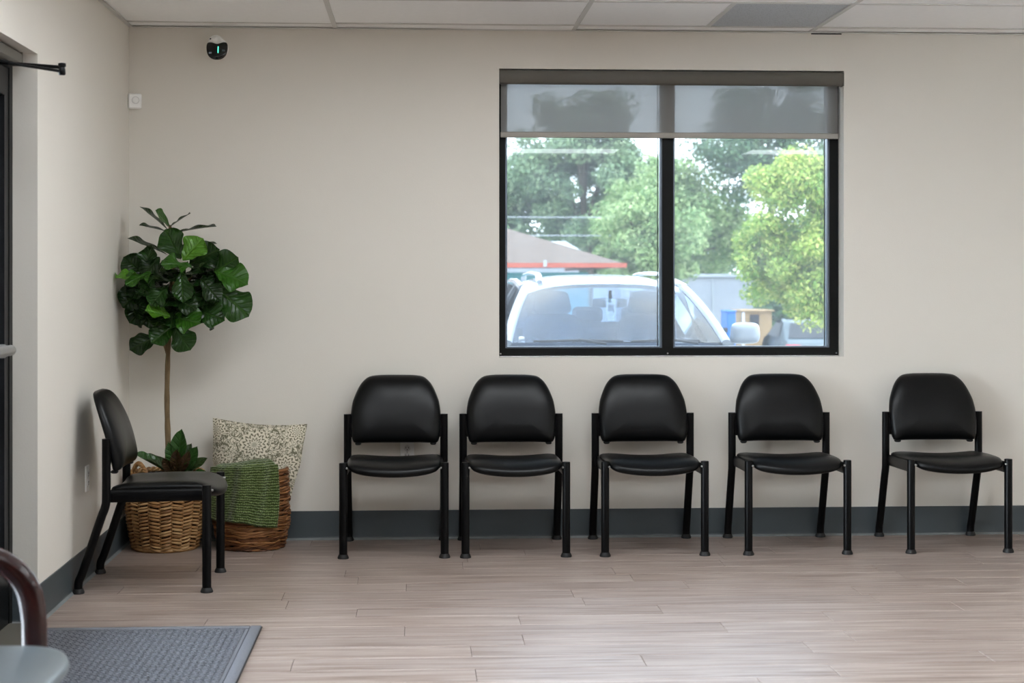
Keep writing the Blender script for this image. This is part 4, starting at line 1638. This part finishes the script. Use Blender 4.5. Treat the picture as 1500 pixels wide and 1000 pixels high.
# ------------------------------------------------------------------ buildings
def shingles():
    k = NT('tan_shingles')
    p = k.pos()
    br = k.n('ShaderNodeTexBrick')
    br.inputs['Color1'].default_value = srgb(110, 97, 88)
    br.inputs['Color2'].default_value = srgb(98, 86, 78)
    br.inputs['Mortar'].default_value = srgb(92, 80, 72)
    br.inputs['Scale'].default_value = 3.2
    br.inputs['Mortar Size'].default_value = .012
    k.put(br.inputs['Vector'], p)
    return k.done(k.bsdf(k.mix(k.math('MULTIPLY', k.noise(p, 9, 4), .4), br.outputs['Color'], srgb(122, 110, 101)), .9, spec=.1))


M['shingle'] = shingles()
M['red_trim'] = simple('orange_red_trim', srgb(166, 78, 58), .6)
M['teal_wall'] = simple('teal_wall', srgb(56, 128, 132), .7)
M['pale_wall'] = simple('pale_wall', srgb(150, 153, 158), .8, var=.04, nscale=2)
M['metal_roof'] = simple('pale_metal_roof', srgb(165, 170, 172), .4, metal=.2)
M['wood_box'] = simple('plywood', srgb(158, 128, 90), .8, var=.12, nscale=6)
M['blue_bin'] = simple('blue_steel', srgb(44, 112, 190), .5)

hb = empty('hip_roof_building', (-1.0, 21.4, gz(26)), 0, 'low building with tan hip roof, orange trim and teal wall', 'building')
zz = 1.47 - gz(26)
MB().box(-11.6, 5.6, .5, 11.5, 0, zz).build('wall', M['teal_wall'], hb, False)
rf_ = MB()
e0, e1, f0, f1, rh = -12.2, 6.2, 0.0, 12.0, 2.15
rf_.add([(e0, f0, zz + .16), (e1, f0, zz + .16), (e1, f1, zz + .16), (e0, f1, zz + .16), (e0 + 6, 6, zz + .16 + rh), (e1 - 6.3, 6, zz + .16 + rh)],
        [(0, 1, 5, 4), (1, 2, 5), (2, 3, 4, 5), (3, 0, 4), (3, 2, 1, 0)])
rf_.build('roof', M['shingle'], hb, False)
fa = MB()
fa.box(e0 - .03, e1 + .03, f0 - .05, f0 + .03, zz + .085, zz + .17)
fa.box(e1 - .03, e1 + .05, f0, f1, zz + .085, zz + .17)
fa.build('fascia', M['red_trim'], hb, False)
for x in (-6.0, -2.5, 1.0, 3.6):
    wf = MB().box(x, x + 1.2, .44, .52, 1.0, 2.1).build('window', M['pale_wall'], hb, False)
    MB().box(x + .08, x + 1.12, .42, .45, 1.08, 2.02).build('pane', M['car_dark'], wf, False)
for i in range(6):
    x = -3.0 + i * 1.55
    MB().box(x - .03, x + .03, f0 - .08, f0 - .05, zz + .10, zz + .22).build('gutter_bracket', M['metal_roof'], hb, False)

mr = empty('metal_roof_shed', (5.0, 39.5, gz(40)), 0, 'pale metal roof showing behind the hip roof', 'building')
zt = 2.15 - gz(40)
MB().box(-2.0, 1.15, .2, 6, 0, zt).build('wall', M['pale_wall'], mr, False)
rr_ = MB().add([(-2.2, 0, zt), (1.25, 0, zt), (1.0, 3, zt + .38), (-2.2, 3, zt + .38), (-2.2, 6, zt), (1.25, 6, zt)], [(0, 1, 2, 3), (3, 2, 5, 4), (1, 5, 2)])
rr_.build('roof', M['metal_roof'], mr, False)
for i in range(7):
    x = -2.1 + i * .5
    MB().add([(x, -.01, zt + .01), (x + .04, -.01, zt + .01), (x + .04, 3, zt + .41), (x, 3, zt + .41)], [(0, 1, 2, 3)]).build('roof_seam', M['metal_roof'], mr, False)

wb_ = empty('long_warehouse', (7.6, 41.5, gz(34)), 0, 'long pale grey warehouse wall behind the parked cars', 'building')
hh = 1.42 - gz(34)
MB().box(0, 16, 0, 8, 0, hh).build('wall', M['pale_wall'], wb_, False)
MB().box(-.1, 16.1, -.08, 8.1, hh, hh + .10).build('roof_cap', M['metal_roof'], wb_, False)
MB().tube([(2.05, .3, hh), (2.05, .3, hh + .45)], .10, 10).build('vent_pipe', M['metal_roof'], wb_)
for i in range(8):
    MB().box(.9 + i * 1.9, .94 + i * 1.9, -.03, 0, 0, hh).build('wall_rib', M['metal_roof'], wb_, False)

ga = empty('metal_gate_frame', (9.55, 35.3, gz(27)), 0, 'thin dark metal post frame beside the pale warehouse', 'gate')
gh = .51 - gz(27)
for x in (0, .14, .28):
    MB().box(x - .012, x + .012, -.012, .012, 0, gh).build('post', M['car_dark'], ga, False)
MB().box(-.02, .3, -.012, .012, gh, gh + .03).build('top_rail', M['car_dark'], ga, False)

bp = empty('blue_container', (9.30, 33.0, gz(22.8)), 0, 'tall narrow blue steel bin next to the plywood shed', 'container')
bh = .52 - gz(22.8)
MB().cbox((.0, 0, bh / 2), (.22, .8, bh), ch=.02).build('bin_body', M['blue_bin'], bp)
MB().cbox((-.15, -.3, bh - .45), (.14, .2, .12), ch=.01).build('lift_arm', M['car_dark'], bp)
MB().cbox((0, 0, bh + .02), (.25, .84, .05), ch=.01).build('lid', M['blue_bin'], bp)

sd = empty('plywood_shed', (10.05, 33.2, gz(21.3)), 0, 'small plywood shed with a dark square opening under the trees', 'shed')
shh = .53 - gz(21.3)
w_ = MB()
w_.box(-.36, .40, 0, 1.2, 0, shh)
w_.build('wall', M['wood_box'], sd, False)
MB().box(-.40, .46, -.08, 1.3, shh, shh + .035).build('roof', M['wood_box'], sd, False)
MB().box(-.16, .08, -.012, 0, shh - .36, shh - .08).build('opening', M['car_dark'], sd, False)
for i in range(4):
    MB().box(-.36, -.30, -.02, 0, i * shh / 4, (i + 1) * shh / 4 - .02).build('trim_board', M['plate_white'], sd, False)

# ------------------------------------------------------------------ trees
def foliage_mat(name, dark, mid, lite):
    k = NT(name)
    g = k.n('ShaderNodeNewGeometry')
    r = g.outputs['Random Per Island']
    f = k.noise(k.pos(), .9, 3)
    c = k.ramp(k.math('ADD', k.math('MULTIPLY', r, .55), k.math('MULTIPLY', f, .5)), [(.2, dark), (.5, mid), (.85, lite)])
    d = k.bsdf(c, .55, spec=.35)
    t = k.n('ShaderNodeBsdfTranslucent')
    k.put(t.inputs[0], c)
    m = k.n('ShaderNodeMixShader')
    m.inputs[0].default_value = .35
    k.put(m.inputs[1], d)
    k.put(m.inputs[2], t.outputs[0])
    return k.done(m.outputs[0])


M['tree_bark'] = bark('tree_bark', srgb(66, 56, 46), srgb(128, 116, 102), 6)
M['fol_oak'] = foliage_mat('oak_foliage', srgb(82, 110, 84), srgb(122, 148, 108), srgb(172, 188, 144))
M['fol_pale'] = foliage_mat('pale_foliage', srgb(92, 128, 76), srgb(138, 164, 102), srgb(194, 206, 150))
M['fol_yellow'] = foliage_mat('yellow_green_foliage', srgb(98, 140, 56), srgb(152, 178, 82), srgb(214, 212, 124))
M['fol_dark'] = foliage_mat('dark_foliage', srgb(64, 96, 72), srgb(98, 130, 94), srgb(142, 166, 120))


def tree(name, base, crown, radii, nblob, nleaf, size, mat, label, seed, blob=.34, trunk_r=.18):
    """trunk on the ground, crown made of many real leaf blades gathered in clumps"""
    rs = np.random.RandomState(seed)
    root = empty(name, base, 0, label, 'tree', None)
    bx, by, bz = base
    c = np.array(crown) - np.array(base)
    R = np.array(radii)
    d = rs.normal(size=(nblob, 3))
    d /= np.linalg.norm(d, axis=1)[:, None]
    rad = rs.uniform(.25, 1.0, (nblob, 1)) ** .55
    cen = c + d * rad * R * (1 - blob * .5)
    bs = rs.uniform(.6, 1.15, nblob) * blob * R.mean()
    which = rs.randint(0, nblob, nleaf)
    q = rs.normal(size=(nleaf, 3))
    q /= np.linalg.norm(q, axis=1)[:, None]
    pos = cen[which] + q * (rs.uniform(0, 1, (nleaf, 1)) ** .45) * bs[which][:, None] * np.array([1.1, 1.1, .8])
    n = q * .5 + rs.normal(size=(nleaf, 3)) * .6 + np.array([0, -.1, .5])
    n /= np.linalg.norm(n, axis=1)[:, None]
    a = np.cross(n, rs.normal(size=(nleaf, 3)))
    a /= np.linalg.norm(a, axis=1)[:, None]
    b_ = np.cross(n, a)
    s = size * rs.uniform(.6, 1.3, (nleaf, 1))
    # pointed leaf: four corner blade
    V = np.empty((nleaf, 4, 3))
    V[:, 0] = pos - a * s
    V[:, 1] = pos - b_ * s * .5 + n * s * .12
    V[:, 2] = pos + a * s
    V[:, 3] = pos + b_ * s * .5 + n * s * .12
    me = bpy.data.meshes.new('foliage')
    me.vertices.add(nleaf * 4)
    me.vertices.foreach_set('co', V.reshape(-1))
    me.loops.add(nleaf * 4)
    me.loops.foreach_set('vertex_index', np.arange(nleaf * 4, dtype=np.int32))
    me.polygons.add(nleaf)
    me.polygons.foreach_set('loop_start', np.arange(0, nleaf * 4, 4, dtype=np.int32))
    me.update(calc_edges=True)
    me.validate()
    me.materials.append(mat)
    fo = link('foliage', me, root)
    fo['kind'] = 'stuff'
    top = Vector(c) + Vector((0, 0, R[2] * .5))
    pts = spline([(0, 0, -.1), (.05 * R[0], 0, c[2] * .35), (c[0] * .8, c[1] * .8, c[2] - R[2] * .3), tuple(top)], 5)
    tk_ = MB().tube(pts, [trunk_r * (1 - .75 * i / len(pts)) for i in range(len(pts))], 9).build('trunk', M['tree_bark'], root)
    st = Vector((c[0] * .7, c[1] * .7, max(.3, c[2] - R[2] * .6)))
    for i in range(0, nblob, max(1, nblob // 14)):
        e = Vector(cen[i])
        mid = st.lerp(e, .5) + Vector((0, 0, .1 * R[2]))
        qq = spline([st, mid, e], 4)
        MB().tube(qq, [trunk_r * .38 * (1 - .8 * j / len(qq)) for j in range(len(qq))], 6).build('branch', M['tree_bark'], tk_)
    return root


tree('oak_tree', (8.2, 58, gz(53)), (8.1, 58, 5.5), (3.7, 2.4, 3.7), 110, 46000, .095, M['fol_oak'], 'large grey green oak rising behind the hip roof', 1, .24)
tree('oak_tree', (3.6, 60, gz(60)), (4.0, 60, 3.7), (3.6, 2.4, 3.2), 80, 26000, .11, M['fol_oak'], 'paler oak at the left edge of the window behind the roof', 2, .27)
tree('bushy_tree', (7.0, 30.5, gz(31)), (6.95, 30.5, 2.15), (1.5, 1.2, 1.4), 60, 22000, .055, M['fol_pale'], 'round pale green tree just right of the hip roof', 3, .28, .12)
tree('bushy_tree', (10.4, 53.5, gz(53)), (10.9, 53.5, 3.4), (3.4, 1.6, 2.75), 100, 46000, .08, M['fol_pale'], 'pale green tree in the middle above the warehouse roof', 4, .27, .14)
tree('yellow_tree', (8.45, 18.6, gz(18.6)), (7.98, 18.6, 2.0), (1.35, .95, 1.75), 130, 60000, .040, M['fol_yellow'], 'yellow green tree filling the right window pane', 5, .24, .10)
tree('dark_tree', (14.6, 53, gz(53)), (14.6, 53, 6.6), (3.3, 1.9, 3.1), 70, 26000, .085, M['fol_dark'], 'dark tree top behind the roller shade on the right', 6, .28)
tree('dark_tree', (13.0, 37.5, gz(37)), (12.4, 37.5, 1.1), (1.5, .9, 2.4), 80, 26000, .07, M['fol_dark'], 'shady green tree low at the right window edge', 7, .28, .10)
tree('hedge_tree', (11.5, 66, gz(64)), (11.5, 66, 2.8), (6.5, 2.0, 3.4), 110, 42000, .11, M['fol_oak'], 'far tree line low between the oak and the warehouse', 8, .26)

# overhead wires
M['wire'] = simple('cable', srgb(170, 172, 176), .6)
for n_, (z, lab) in enumerate(((3.22, 'upper pale overhead cable crossing in front of the oak'), (2.72, 'lower pale overhead cable crossing above the hip roof'))):
    pts = [(x, 41.2, z + .25 * ((x - 6) / 14) ** 2 - .06 * math.sin(n_)) for x in [-8 + 2 * i for i in range(9)]]
    w_ = MB().tube(pts, .011, 6).build('overhead_cable', M['wire'])
    tag(w_, lab, 'cable', 'overhead cables')
up_ = empty('utility_pole', (7.95, 41.2, gz(41)), 0, 'utility pole mostly hidden behind the round pale green tree', 'pole')
MB().tube([(0, 0, -.05), (0, 0, 2.2), (0, 0, 4.35)], [.11, .10, .085], 10).build('pole', M['tree_bark'], up_)
MB().cbox((0, 0, 4.08), (.5, .08, .08), ch=.01).build('cross_arm', M['tree_bark'], up_)
